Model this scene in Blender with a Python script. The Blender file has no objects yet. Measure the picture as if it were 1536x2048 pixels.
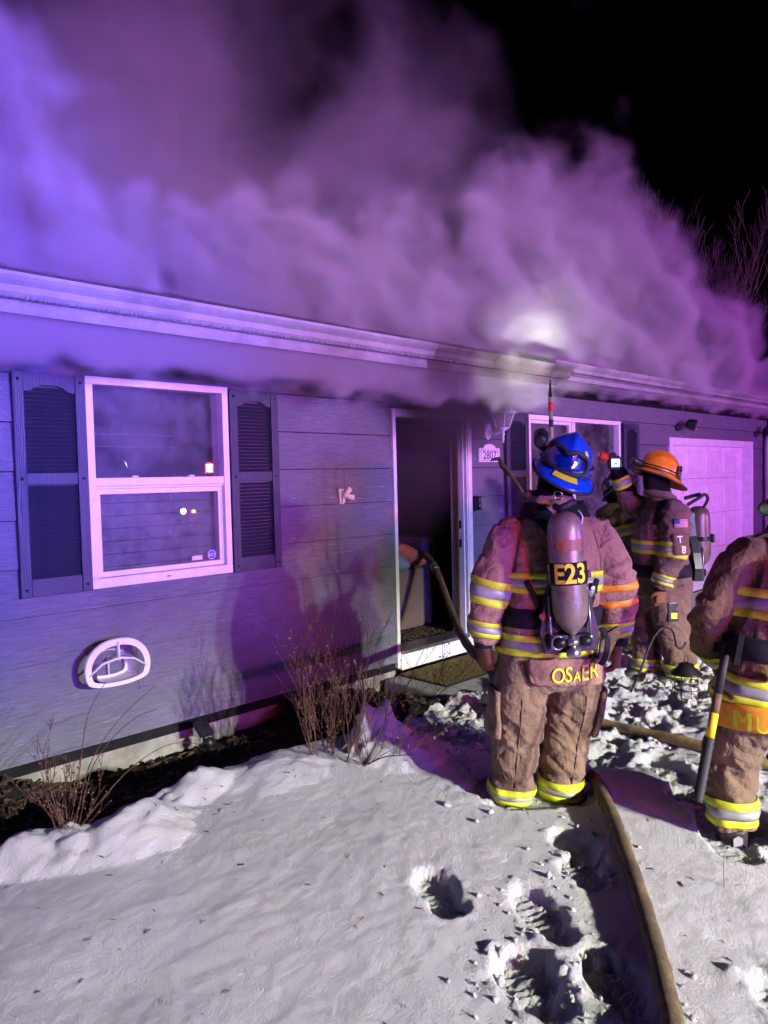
import bpy, bmesh, math, random
import numpy as np
from mathutils import Vector, Matrix, Quaternion
from mathutils.bvhtree import BVHTree
from mathutils import noise as mnoise

random.seed(7)
rng = np.random.default_rng(11)
SC = bpy.context.scene
COL = SC.collection

# ------------------------------------------------------------------ camera
CAM = Vector((0.0, -4.4829, 1.65))
YAW, PITCH, ROLL, FPX = math.radians(45.532), math.radians(-2.532), math.radians(-1.336), 1467.3
fw = Vector((math.cos(YAW)*math.cos(PITCH), math.sin(YAW)*math.cos(PITCH), math.sin(PITCH)))
rt0 = Vector((math.sin(YAW), -math.cos(YAW), 0)); up0 = rt0.cross(fw)
rt = math.cos(ROLL)*rt0 + math.sin(ROLL)*up0
up = -math.sin(ROLL)*rt0 + math.cos(ROLL)*up0
cd = bpy.data.cameras.new("camera"); cam = bpy.data.objects.new("camera", cd); COL.objects.link(cam)
cd.sensor_fit = 'VERTICAL'; cd.sensor_height = 24.0; cd.lens = 24.0*FPX/2048.0
cd.clip_start = 0.05; cd.clip_end = 500
cam.matrix_world = Matrix(((rt.x, up.x, -fw.x, CAM.x), (rt.y, up.y, -fw.y, CAM.y), (rt.z, up.z, -fw.z, CAM.z), (0, 0, 0, 1)))
SC.camera = cam

# ------------------------------------------------------------------ night sky
world = bpy.data.worlds.new("World"); SC.world = world; world.use_nodes = True
wn = world.node_tree; wn.nodes.clear()
sky = wn.nodes.new("ShaderNodeTexSky"); sky.sky_type = 'NISHITA'; sky.sun_disc = False
sky.sun_elevation = math.radians(-8.0); sky.sun_rotation = math.radians(200)
bg = wn.nodes.new("ShaderNodeBackground"); bg.inputs[1].default_value = 0.05
wo = wn.nodes.new("ShaderNodeOutputWorld")
wn.links.new(sky.outputs[0], bg.inputs[0]); wn.links.new(bg.outputs[0], wo.inputs[0])

# ------------------------------------------------------------------ exposure / render
SC.view_settings.view_transform = 'Standard'; SC.view_settings.look = 'None'
SC.view_settings.exposure = 0.0; SC.view_settings.gamma = 1.0
SC.render.engine = 'CYCLES'
cy = SC.cycles
cy.use_denoising = True
try: cy.denoiser = 'OPENIMAGEDENOISE'
except Exception: pass
cy.use_adaptive_sampling = True; cy.adaptive_threshold = 0.04
cy.max_bounces = 6; cy.diffuse_bounces = 3; cy.glossy_bounces = 3; cy.transmission_bounces = 4
cy.transparent_max_bounces = 12; cy.volume_bounces = 0
cy.volume_step_rate = 2.5; cy.volume_max_steps = 128
cy.sample_clamp_indirect = 4.0; cy.sample_clamp_direct = 0.0
cy.caustics_reflective = False; cy.caustics_refractive = False

# ------------------------------------------------------------------ helpers
def tag(o, label=None, cat=None, group=None, kind=None):
    if label: o["label"] = label
    if cat: o["category"] = cat
    if group: o["group"] = group
    if kind: o["kind"] = kind
    return o

def link(name, data, parent=None, mats=None, loc=None, rot=None):
    o = bpy.data.objects.new(name, data); COL.objects.link(o)
    if mats is not None and data is not None and not data.materials:
        for m in (mats if isinstance(mats, (list, tuple)) else [mats]): data.materials.append(m)
    if parent is not None: o.parent = parent
    if loc is not None: o.location = loc
    if rot is not None: o.rotation_euler = rot
    return o

def empty(name, loc=(0, 0, 0), rz=0.0, **k):
    o = bpy.data.objects.new(name, None); COL.objects.link(o); o.location = loc; o.rotation_euler = (0, 0, rz)
    o.empty_display_size = 0.2
    return tag(o, **k)

class MB:
    """collects shapes that become ONE mesh"""
    def __init__(s): s.v = []; s.f = []; s.m = []; s.smooth = []
    def add(s, vs, fs, mi=0, sm=False):
        b = len(s.v); s.v += [tuple(p) for p in vs]
        for f in fs: s.f.append([b+i for i in f]); s.m.append(mi); s.smooth.append(sm)
        return s
    def box(s, a, b, mi=0, bev=0.0):
        x0, y0, z0 = a; x1, y1, z1 = b
        if bev <= 0:
            vs = [(x0,y0,z0),(x1,y0,z0),(x1,y1,z0),(x0,y1,z0),(x0,y0,z1),(x1,y0,z1),(x1,y1,z1),(x0,y1,z1)]
            fs = [(0,3,2,1),(4,5,6,7),(0,1,5,4),(1,2,6,5),(2,3,7,6),(3,0,4,7)]
            return s.add(vs, fs, mi)
        bm = bmesh.new(); bmesh.ops.create_cube(bm, size=1)
        for v in bm.verts: v.co = Vector(((x0+x1)/2+v.co.x*(x1-x0), (y0+y1)/2+v.co.y*(y1-y0), (z0+z1)/2+v.co.z*(z1-z0)))
        bmesh.ops.bevel(bm, geom=bm.edges[:], offset=bev, segments=2, profile=0.6, affect='EDGES')
        return s.bm(bm, mi, False)
    def bm(s, bm, mi=0, sm=True, mat=None):
        bm.verts.index_update()
        vs = [(mat @ v.co if mat else v.co.copy()) for v in bm.verts]; fs = [[v.index for v in f.verts] for f in bm.faces]
        s.add(vs, fs, mi, sm); bm.free(); return s
    def tube(s, pts, r, n=8, mi=0, caps=True, sm=True, flat=1.0):
        pts = [Vector(p) for p in pts]; rs = r if isinstance(r, (list, tuple)) else [r]*len(pts)
        vs = []; fs = []; ref = None
        for i, p in enumerate(pts):
            t = (pts[min(i+1, len(pts)-1)] - pts[max(i-1, 0)])
            if t.length < 1e-9: t = Vector((0, 0, 1))
            t.normalize()
            if ref is None: ref = Vector((0, 0, 1)) if abs(t.z) < 0.9 else Vector((1, 0, 0))
            a = ref - t*ref.dot(t)
            if a.length < 1e-6: a = Vector((1, 0, 0)).cross(t)
            a.normalize(); b = t.cross(a); ref = a
            for k in range(n):
                an = 2*math.pi*k/n; vs.append(p + rs[i]*(math.cos(an)*a*flat + math.sin(an)*b))
        for i in range(len(pts)-1):
            for k in range(n):
                fs.append((i*n+k, i*n+(k+1) % n, (i+1)*n+(k+1) % n, (i+1)*n+k))
        if caps: fs.append(tuple(range(n-1, -1, -1))); fs.append(tuple((len(pts)-1)*n+k for k in range(n)))
        return s.add(vs, fs, mi, sm)
    def lathe(s, prof, n=20, mi=0, mat=None, sm=True, sx=1.0, sy=1.0, caps=True):
        vs = []; fs = []
        for (r, z) in prof:
            for k in range(n):
                a = 2*math.pi*k/n; p = Vector((r*math.cos(a)*sx, r*math.sin(a)*sy, z)); vs.append(mat @ p if mat else p)
        for i in range(len(prof)-1):
            for k in range(n): fs.append((i*n+k, i*n+(k+1) % n, (i+1)*n+(k+1) % n, (i+1)*n+k))
        if caps: fs.append(tuple(range(n-1, -1, -1))); fs.append(tuple((len(prof)-1)*n+k for k in range(n)))
        return s.add(vs, fs, mi, sm)
    def prism(s, outline, y0, y1, mi=0, mat=None):
        """outline in (x,z), extruded along y"""
        n = len(outline); vs = [Vector((x, y0, z)) for x, z in outline]+[Vector((x, y1, z)) for x, z in outline]
        if mat: vs = [mat @ v for v in vs]
        fs = [tuple(range(n)), tuple(range(2*n-1, n-1, -1))]+[(i, n+i, n+(i+1) % n, (i+1) % n) for i in range(n)]
        return s.add(vs, fs, mi)
    def grid(s, P, mi=0, sm=True, flip=False):
        """P[i][j] points"""
        ni = len(P); nj = len(P[0]); vs = [p for row in P for p in row]; fs = []
        for i in range(ni-1):
            for j in range(nj-1):
                q = (i*nj+j, i*nj+j+1, (i+1)*nj+j+1, (i+1)*nj+j); fs.append(q[::-1] if flip else q)
        return s.add(vs, fs, mi, sm)
    def mesh(s, name):
        me = bpy.data.meshes.new(name); me.from_pydata([tuple(v) for v in s.v], [], s.f)
        me.polygons.foreach_set("material_index", s.m); me.polygons.foreach_set("use_smooth", s.smooth); me.update(); return me
    def build(s, name, mats, parent=None, **k): return link(name, s.mesh(name), parent, mats, **k)

def xf(loc=(0, 0, 0), rot=(0, 0, 0), sc=(1, 1, 1)):
    from mathutils import Euler
    return Matrix.Translation(loc) @ Euler(rot).to_matrix().to_4x4() @ Matrix.Diagonal((*sc, 1))

def orient(loc, zdir, xref=(1, 0, 0)):
    z = Vector(zdir).normalized(); x = Vector(xref) - z*Vector(xref).dot(z)
    if x.length < 1e-5: x = Vector((0, 1, 0)) - z*z.y
    x.normalize(); y = z.cross(x)
    return Matrix(((x.x, y.x, z.x, loc[0]), (x.y, y.y, z.y, loc[1]), (x.z, y.z, z.z, loc[2]), (0, 0, 0, 1)))

def catmull(P, k=5):
    P = [np.array(p, float) for p in P]; out = []
    for i in range(len(P)-1):
        p0 = P[max(i-1, 0)]; p1 = P[i]; p2 = P[i+1]; p3 = P[min(i+2, len(P)-1)]
        for j in range(k):
            t = j/k
            out.append(0.5*((2*p1)+(-p0+p2)*t+(2*p0-5*p1+4*p2-p3)*t*t+(-p0+3*p1-3*p2+p3)*t**3))
    out.append(P[-1]); return out

_fc = {}
def text_shape(s, size=1.0, off=0.0):
    """vertices and faces of flat lettering, centred on x, baseline at 0"""
    c = bpy.data.curves.new("lettering", 'FONT'); c.body = s; c.size = size; c.align_x = 'CENTER'; c.offset = off*size; c.resolution_u = 3
    o = bpy.data.objects.new("lettering", c); COL.objects.link(o)
    dg = bpy.context.evaluated_depsgraph_get(); me = bpy.data.meshes.new_from_object(o.evaluated_get(dg))
    bm = bmesh.new(); bm.from_mesh(me); bmesh.ops.triangulate(bm, faces=bm.faces[:])
    vs = [v.co.copy() for v in bm.verts]; bm.verts.index_update(); fs = [[v.index for v in f.verts] for f in bm.faces]
    bm.free(); bpy.data.objects.remove(o); bpy.data.curves.remove(c); bpy.data.meshes.remove(me)
    return vs, fs

# ---- numpy gradient noise
def _h(ix, iy, iz, s):
    n = (ix*374761393 + iy*668265263 + iz*2147483647 + s*974634777) & 0xFFFFFFFF
    n = ((n ^ (n >> 13))*1274126177) & 0xFFFFFFFF
    return ((n ^ (n >> 16)) & 0xFFFF)/65535.0
def vnoise(x, y, z=0.0, s=0):
    x, y, z = np.broadcast_arrays(np.asarray(x, float), np.asarray(y, float), np.asarray(z, float))
    ix, iy, iz = (np.floor(q).astype(np.int64) for q in (x, y, z)); fx, fy, fz = x-ix, y-iy, z-iz
    fx, fy, fz = (q*q*q*(q*(q*6-15)+10) for q in (fx, fy, fz)); r = 0
    for a in (0, 1):
        for b in (0, 1):
            for c in (0, 1):
                r = r + (fx if a else 1-fx)*(fy if b else 1-fy)*(fz if c else 1-fz)*_h(ix+a, iy+b, iz+c, s)
    return r*2-1
def fbm(x, y, z=0.0, o=4, s=0):
    r = 0; a = 1.0; t = 0
    for k in range(o): r = r + a*vnoise(x*2**k, y*2**k, z*2**k if not np.isscalar(z) or z else 0.0, s+k*17); t += a; a *= .5
    return r/t
def sstep(a, b, x):
    t = np.clip((np.asarray(x, float)-a)/(b-a), 0, 1); return t*t*(3-2*t)

# ------------------------------------------------------------------ materials
class NT:
    def __init__(s, name):
        s.mat = bpy.data.materials.new(name); s.mat.use_nodes = True; s.t = s.mat.node_tree; s.t.nodes.clear()
        s.out = s.t.nodes.new("ShaderNodeOutputMaterial")
    def n(s, typ, ins=None, **props):
        nd = s.t.nodes.new("ShaderNode"+typ)
        for k, v in props.items(): setattr(nd, k, v)
        for k, v in (ins or {}).items():
            i = nd.inputs[k]
            if hasattr(v, "is_linked") or isinstance(v, bpy.types.NodeSocket): s.t.links.new(v, i)
            else: i.default_value = v
        return nd
    def l(s, a, b): s.t.links.new(a, b)
    def math(s, op, a, b=0.0, clamp=False):
        nd = s.n("Math", {0: a, 1: b}, operation=op); nd.use_clamp = clamp; return nd.outputs[0]
    def ramp(s, fac, stops, interp='LINEAR'):
        nd = s.n("ValToRGB", {0: fac}); cr = nd.color_ramp; cr.interpolation = interp
        while len(cr.elements) < len(stops): cr.elements.new(0.5)
        for e, (p, c) in zip(cr.elements, stops): e.position = p; e.color = (*c, 1) if len(c) == 3 else c
        return nd.outputs[0]
    def coord(s, which='Object', scale=(1, 1, 1), loc=(0, 0, 0)):
        tc = s.n("TexCoord"); mp = s.n("Mapping", {0: tc.outputs[which], 1: loc, 3: scale}); return mp.outputs[0]
    def noise(s, vec, scale=5.0, detail=4.0, rough=0.55, dist=0.0):
        return s.n("TexNoise", {"Vector": vec, "Scale": scale, "Detail": detail, "Roughness": rough, "Distortion": dist}).outputs[0]
    def mix(s, f, a, b, typ='MIX'):
        nd = s.n("Mix", data_type='RGBA', blend_type=typ); nd.clamp_factor = True
        for i, v in ((0, f), (6, a), (7, b)):
            if isinstance(v, bpy.types.NodeSocket): s.l(v, nd.inputs[i])
            else: nd.inputs[i].default_value = (*v, 1) if (isinstance(v, tuple) and len(v) == 3) else v
        return nd.outputs[2]
    def bump(s, h, strength=0.3, dist=0.01, normal=None):
        ins = {"Strength": strength, "Distance": dist, "Height": h}
        if normal is not None: ins["Normal"] = normal
        return s.n("Bump", ins).outputs[0]
    def pbsdf(s, color, rough=0.6, metal=0.0, normal=None, spec=0.4, **extra):
        ins = {"Roughness": rough, "Metallic": metal, "Specular IOR Level": spec}
        ins["Base Color"] = (*color, 1) if isinstance(color, tuple) and len(color) == 3 else color
        if normal is not None: ins["Normal"] = normal
        ins.update(extra); p = s.n("BsdfPrincipled", ins); s.l(p.outputs[0], s.out.inputs[0]); return p

M = {}
def simple(name, col, rough=0.5, metal=0.0, var=0.25, vs=14.0, bump=0.15, bscale=60.0, spec=0.4, dirt=None, dscale=4.0, damt=0.5):
    t = NT(name); c = t.coord(); n = t.noise(c, vs, 5, .6)
    lo = tuple(max(0, x*(1-var)) for x in col); hi = tuple(min(1, x*(1+var)) for x in col)
    cc = t.ramp(n, [(.3, lo), (.7, hi)])
    if dirt:
        dn = t.noise(c, dscale, 6, .65); cc = t.mix(t.math('MULTIPLY', t.ramp(dn, [(.45, (0, 0, 0)), (.65, (1, 1, 1))]), damt), cc, dirt)
    rr = t.n("MapRange", {0: n, 3: max(.02, rough-.1), 4: min(1, rough+.1)}).outputs[0]
    b = t.bump(t.noise(c, bscale, 3), bump, .004)
    t.pbsdf(cc, rr, metal, b, spec); M[name] = t.mat; return t.mat

def emis(name, col, st):
    t = NT(name); e = t.n("Emission", {0: (*col, 1), 1: st}); t.l(e.outputs[0], t.out.inputs[0]); M[name] = t.mat; return t.mat

simple("white_trim", (.78, .78, .78), .45, var=.06, bump=.08, dirt=(.42, .40, .38), damt=.25, dscale=6)
simple("gutter_dark", (.13, .115, .11), .55, var=.4, vs=5, dirt=(.035, .03, .03), damt=.8, dscale=3)  # darker gutter and fascia length above the door
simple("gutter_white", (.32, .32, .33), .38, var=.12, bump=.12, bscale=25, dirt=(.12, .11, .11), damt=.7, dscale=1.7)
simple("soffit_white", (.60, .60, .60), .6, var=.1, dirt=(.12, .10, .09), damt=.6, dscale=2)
simple("vinyl_white", (.80, .80, .81), .35, var=.05, bump=.06, dirt=(.5, .48, .46), damt=.2, dscale=11)
simple("black_plastic", (.018, .018, .02), .35, var=.3)
simple("black_rubber", (.02, .02, .022), .65, var=.3, bump=.2)
simple("black_metal", (.02, .02, .022), .4, .6, var=.3)
simple("steel", (.42, .42, .44), .32, .9, var=.25)
simple("chrome", (.7, .7, .72), .15, 1.0, var=.1)
simple("concrete", (.30, .29, .28), .85, var=.25, vs=9, bump=.4, bscale=90, dirt=(.1, .09, .08), damt=.6)
simple("sheathing", (.015, .015, .016), .95, spec=.1)  # painted black so the gaps between siding boards read as lap shadows
simple("backdrop_cloth", (.20, .19, .21), .9, var=.15)
simple("interior_wall", (.07, .062, .056), .9, var=.2)
simple("carpet", (.11, .085, .06), 1.0, var=.5, vs=60, bump=.8, bscale=160)
simple("sofa_fabric", (.17, .115, .09), .95, var=.2, vs=40, bump=.4, bscale=220)
simple("cushion_teal", (.16, .27, .28), .95, var=.25, vs=20, bump=.4, bscale=200)
simple("cushion_rust", (.42, .12, .07), .95, var=.25, vs=20, bump=.4, bscale=200)
simple("roof_shingle", (.09, .085, .085), .95, var=.5, vs=30, bump=.7, bscale=130)
simple("hose_jacket", (.27, .21, .075), .85, var=.3, vs=25, bump=.6, bscale=260, dirt=(.07, .055, .035), damt=.75, dscale=5)
simple("hose_jacket_dirty", (.115, .082, .040), .8, var=.45, vs=30, bump=.9, bscale=240, dirt=(.045, .034, .024), damt=.9, dscale=6)
simple("trim_yellow", (.58, .72, .03), .55, var=.1, vs=30, bump=.2, dirt=(.45, .40, .04), damt=.45, dscale=14)
simple("trim_orange", (.72, .29, .02), .55, var=.12, vs=30, bump=.2, dirt=(.5, .2, .03), damt=.4, dscale=14)
simple("trim_silver", (.30, .30, .31), .45, .1, var=.12, vs=40, bump=.15, dirt=(.25, .24, .24), damt=.4, dscale=14)
simple("letter_yellow", (.80, .72, .04), .6, var=.15, vs=80, bump=.3, dirt=(.5, .45, .1), damt=.4, dscale=30)
simple("letter_cream", (.80, .78, .60), .6, var=.1, vs=80)
simple("letter_navy", (.035, .035, .14), .6, var=.2)
simple("webbing", (.016, .015, .020), .8, spec=.15, var=.3, vs=60, bump=.5, bscale=300)
simple("hood_black", (.008, .008, .009), .95, spec=.1, var=.4, vs=60, bump=.4, bscale=240)
simple("glove_leather", (.20, .085, .035), .75, var=.4, vs=16, bump=.5, bscale=90, dirt=(.05, .03, .02), damt=.7, dscale=9)
simple("glove_black", (.03, .028, .028), .75, var=.4, vs=16, bump=.5, bscale=90)
simple("boot_black", (.02, .019, .019), .5, var=.4, bump=.3)
simple("helmet_blue", (.008, .075, .58), .26, var=.2, vs=9, bump=.12, bscale=45, spec=.5, dirt=(.018, .03, .10), damt=.6, dscale=11)
simple("helmet_orange", (.80, .27, .015), .3, var=.15, vs=5, bump=.06, spec=.5, dirt=(.22, .07, .015), damt=.75, dscale=9)
simple("helmet_black", (.012, .012, .014), .2, var=.2, vs=5, bump=.05, spec=.55)
simple("rust_label", (.30, .10, .05), .5, var=.5, vs=40, dirt=(.14, .11, .10), damt=.9, dscale=25)
simple("skin", (.45, .28, .21), .55, var=.1)
simple("brown_wood", (.16, .085, .045), .7, var=.3, dirt=(.04, .025, .02), damt=.6)
simple("pole_glass", (.30, .29, .17), .5, var=.2)
simple("paint_red", (.5, .03, .015), .5, var=.2)
simple("paint_yellow", (.80, .58, .02), .5, var=.12, dirt=(.3, .2, .03), damt=.5, dscale=18)
simple("twig_bark", (.085, .042, .026), .85, var=.4, vs=20)
simple("dry_leaf", (.20, .095, .05), .85, var=.4, vs=20)
simple("tree_bark", (.20, .165, .12), .9, var=.4, vs=8)
simple("mulch_chip", (.062, .040, .026), .95, var=.7, vs=9)
simple("soil", (.016, .012, .009), 1.0, var=.5, vs=25, bump=1.0, bscale=70)
simple("truck_red", (.35, .015, .012), .25, var=.1)
simple("asphalt", (.05, .05, .052), .9, var=.3, bump=.5)
simple("curtain_grey", (.22, .22, .20), .95, var=.15)
simple("curtain_dark", (.10, .075, .06), .95, var=.25)
simple("reflection_slat", (.42, .41, .44), .8, var=.25, dirt=(.10, .09, .09), damt=.6, dscale=3)
simple("patch_brown", (.13, .085, .06), .9, var=.2, vs=60)
simple("flag_red", (.42, .04, .05), .8, var=.15); simple("flag_white", (.68, .66, .64), .8, var=.1); simple("flag_blue", (.04, .05, .20), .8, var=.15)
simple("label_blue", (.03, .05, .42), .35, var=.05)
simple("plaque_white", (.80, .79, .78), .4, var=.05)

def siding_mat():
    t = NT("siding_grey"); c = t.coord('Object')
    g = t.noise(t.coord('Object', (1.2, 1, 26)), 6, 6, .7, .6)
    v = t.noise(c, 1.3, 5, .6)
    streak = t.ramp(t.noise(t.coord('Object', (1.6, 1, 34), (3.1, 0, .7)), 2.2, 6, .75, .4), [(.60, (0, 0, 0)), (.66, (1, 1, 1))])
    mask = t.ramp(t.noise(t.coord('Object', (1, 1, 2.2)), 1.1, 4, .6), [(.46, (0, 0, 0)), (.60, (1, 1, 1))])
    base = t.ramp(v, [(.3, (.118, .122, .158)), (.7, (.172, .178, .225))])
    base = t.mix(t.math('MULTIPLY', t.ramp(g, [(.36, (1, 1, 1)), (.56, (0, 0, 0))]), .65), base, (.055, .058, .07))
    base = t.mix(t.math('MULTIPLY', t.math('MULTIPLY', streak, mask), .75), base, (.44, .44, .48))
    fine = t.noise(c, 170, 3, .7)
    h = t.math('ADD', g, t.math('MULTIPLY', fine, .5))
    t.pbsdf(base, .62, 0, t.bump(h, .55, .006), .45); M["siding"] = t.mat
siding_mat()

def shutter_mat():
    t = NT("shutter_blue"); w = t.n("TexWave", {"Vector": t.coord('Object', (1, 1, .10)), "Scale": 26.0, "Distortion": 9.0, "Detail": 3.0, "Detail Scale": 1.2}, bands_direction='X').outputs[1]
    n = t.noise(t.coord(), 8, 4)
    base = t.ramp(n, [(.3, (.022, .026, .046)), (.7, (.036, .042, .066))])
    base = t.mix(t.math('MULTIPLY', t.ramp(w, [(.55, (0, 0, 0)), (.9, (1, 1, 1))]), .35), base, (.062, .07, .105))
    t.pbsdf(base, .5, 0, t.bump(w, .35, .003), .45); M["shutter"] = t.mat
simple("louver_blue", (.024, .028, .048), .5, var=.2)
shutter_mat()

def glass_mat():
    t = NT("window_glass"); n = t.noise(t.coord(), 2.5, 5, .7)
    gl = t.n("BsdfGlossy", {0: (.95, .95, .95, 1), 1: .015}); tr = t.n("BsdfTransparent", {0: (.80, .80, .82, 1)})
    df = t.n("BsdfDiffuse", {0: (.45, .45, .47, 1)})
    lw = t.n("Fresnel", {0: 1.75}); k = t.n("MixShader", {0: lw.outputs[0], 1: tr.outputs[0], 2: gl.outputs[0]})
    dirt = t.math('MULTIPLY', t.ramp(n, [(.40, (0, 0, 0)), (.72, (1, 1, 1))]), .20)
    k2 = t.n("MixShader", {0: t.math('ADD', dirt, .035), 1: k.outputs[0], 2: df.outputs[0]})
    t.l(k2.outputs[0], t.out.inputs[0]); M["glass"] = t.mat
    t = NT("lantern_glass"); tr = t.n("BsdfTransparent", {0: (.85, .85, .87, 1)}); gl = t.n("BsdfGlossy", {0: (.9, .9, .9, 1), 1: .1}); df = t.n("BsdfDiffuse", {0: (.6, .6, .62, 1)})
    a = t.n("MixShader", {0: .12, 1: tr.outputs[0], 2: gl.outputs[0]}); b = t.n("MixShader", {0: .25, 1: a.outputs[0], 2: df.outputs[0]})
    t.l(b.outputs[0], t.out.inputs[0]); M["clear"] = t.mat
glass_mat()

def gear_mat(name, col, dark, warm):
    t = NT(name); c = t.coord(); n = t.noise(c, 3.2, 5, .6); f = t.noise(c, 300, 2)
    base = t.ramp(n, [(.32, dark), (.68, col)])
    stain = t.ramp(t.noise(t.coord('Object', (1, 1, 1), (4, 1, 2)), 6.5, 6, .7), [(.50, (0, 0, 0)), (.64, (1, 1, 1))])
    base = t.mix(t.math('MULTIPLY', stain, .7), base, warm)
    cr = t.math('ABSOLUTE', t.math('SUBTRACT', t.noise(t.coord('Object', (1, 1, 1.7), (2, 5, 1)), 6.5, 3, .5, .8), .5)); cr2 = t.math('ABSOLUTE', t.math('SUBTRACT', t.noise(t.coord('Object', (1.5, 1.5, .7), (6, 1, 3)), 11, 3, .5, .5), .5))
    nb = t.bump(t.math('ADD', t.math('POWER', cr, .6), t.math('MULTIPLY', t.math('POWER', cr2, .6), .5)), .75, .022)
    t.pbsdf(base, .85, 0, t.bump(t.math('ADD', t.math('MULTIPLY', f, .35), t.noise(c, 28, 4)), .25, .003, nb), .2, **{"Sheen Weight": .15}); M[name] = t.mat
gear_mat("gear_tan", (.215, .145, .092), (.135, .088, .057), (.095, .058, .038))
gear_mat("gear_coat", (.36, .20, .150), (.25, .135, .10), (.13, .062, .045))
gear_mat("gear_brown", (.17, .105, .078), (.14, .088, .066), (.08, .05, .038))
gear_mat("gear_old", (.17, .105, .055), (.10, .062, .034), (.16, .06, .025))

def cyl_mat(name, a, b, rust):
    t = NT(name); c = t.coord(); n = t.noise(c, 7, 6, .7); s = t.noise(t.coord('Object', (14, 14, 1.2)), 5, 5, .7); w = t.noise(c, 26, 5, .75)
    base = t.ramp(n, [(.3, a), (.7, b)])
    base = t.mix(t.math('MULTIPLY', t.ramp(s, [(.48, (0, 0, 0)), (.62, (1, 1, 1))]), .75), base, rust)
    base = t.mix(t.math('MULTIPLY', t.ramp(w, [(.56, (0, 0, 0)), (.63, (1, 1, 1))]), .6), base, tuple(x*.3 for x in a))
    t.pbsdf(base, .36, .15, t.bump(w, .25, .003), .5); M[name] = t.mat
cyl_mat("cylinder_grey", (.13, .11, .105), (.24, .205, .19), (.32, .16, .06))
cyl_mat("cylinder_olive", (.10, .075, .055), (.17, .13, .10), (.07, .035, .02))
cyl_mat("cylinder_blue", (.20, .25, .33), (.30, .36, .44), (.14, .16, .2))

def snow_mat():
    t = NT("snow"); c = t.coord()
    n = t.noise(c, 40, 5, .75); f = t.noise(c, 100, 4, .85); b = t.noise(c, 9, 4, .6)
    h = t.math('ADD', t.math('ADD', t.math('MULTIPLY', n, .5), t.math('MULTIPLY', f, 1.3)), t.math('MULTIPLY', b, .35))
    col = t.ramp(b, [(.3, (.74, .75, .78)), (.7, (.84, .84, .86))])
    sp = t.n("TexVoronoi", {"Vector": c, "Scale": 330.0}); gl = t.ramp(sp.outputs["Color"], [(.80, (0, 0, 0)), (.86, (1, 1, 1))])
    rough = t.n("MapRange", {0: gl, 3: .75, 4: .12}).outputs[0]
    t.pbsdf(col, rough, 0, t.bump(h, 1.0, .038), .5, **{"Subsurface Weight": .35, "Subsurface Radius": (.05, .06, .08), "Subsurface Scale": .25}); M["snow"] = t.mat
snow_mat()
# ------------------------------------------------------------------ vehicles in the street behind the viewer (they light the place)
def lamp(name, kind, loc, target, col, power, angle=60, blend=.6, radius=.06, parent=None):
    ld = bpy.data.lights.new(name, kind); ld.color = col; ld.energy = power; ld.shadow_soft_size = radius
    if kind == 'SPOT': ld.spot_size = math.radians(angle); ld.spot_blend = blend
    o = bpy.data.objects.new(name, ld); COL.objects.link(o)
    d = (Vector(target)-Vector(loc)).normalized()
    o.matrix_world = orient(loc, -d)
    if parent is not None:
        o.parent = parent; o.matrix_parent_inverse = parent.matrix_world.inverted() if False else Matrix.Translation(-parent.location)
    return o

def beam_pattern(o, cut, soft, floor, low=1.0):
    """scene-light reflector: full output below the cut-off elevation, a little spill above it"""
    ld = o.data; ld.use_nodes = True; nt = ld.node_tree; em = [n for n in nt.nodes if n.type == 'EMISSION'][0]
    g = nt.nodes.new("ShaderNodeNewGeometry"); sp = nt.nodes.new("ShaderNodeSeparateXYZ"); nt.links.new(g.outputs["Incoming"], sp.inputs[0])
    mr = nt.nodes.new("ShaderNodeMapRange"); mr.interpolation_type = 'SMOOTHSTEP'
    a, b = math.sin(math.radians(cut-soft)), math.sin(math.radians(cut+soft))
    mr.inputs[1].default_value = a; mr.inputs[2].default_value = b; mr.inputs[3].default_value = low; mr.inputs[4].default_value = floor
    nt.links.new(sp.outputs[2], mr.inputs[0]); nt.links.new(mr.outputs[0], em.inputs[1])

emis("lens_red", (1, .05, .04), 260); emis("lens_blue", (.08, .15, 1), 60); emis("lens_white", (1, .95, .85), 30); emis("lens_amber", (1, .35, .03), 30)

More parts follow.
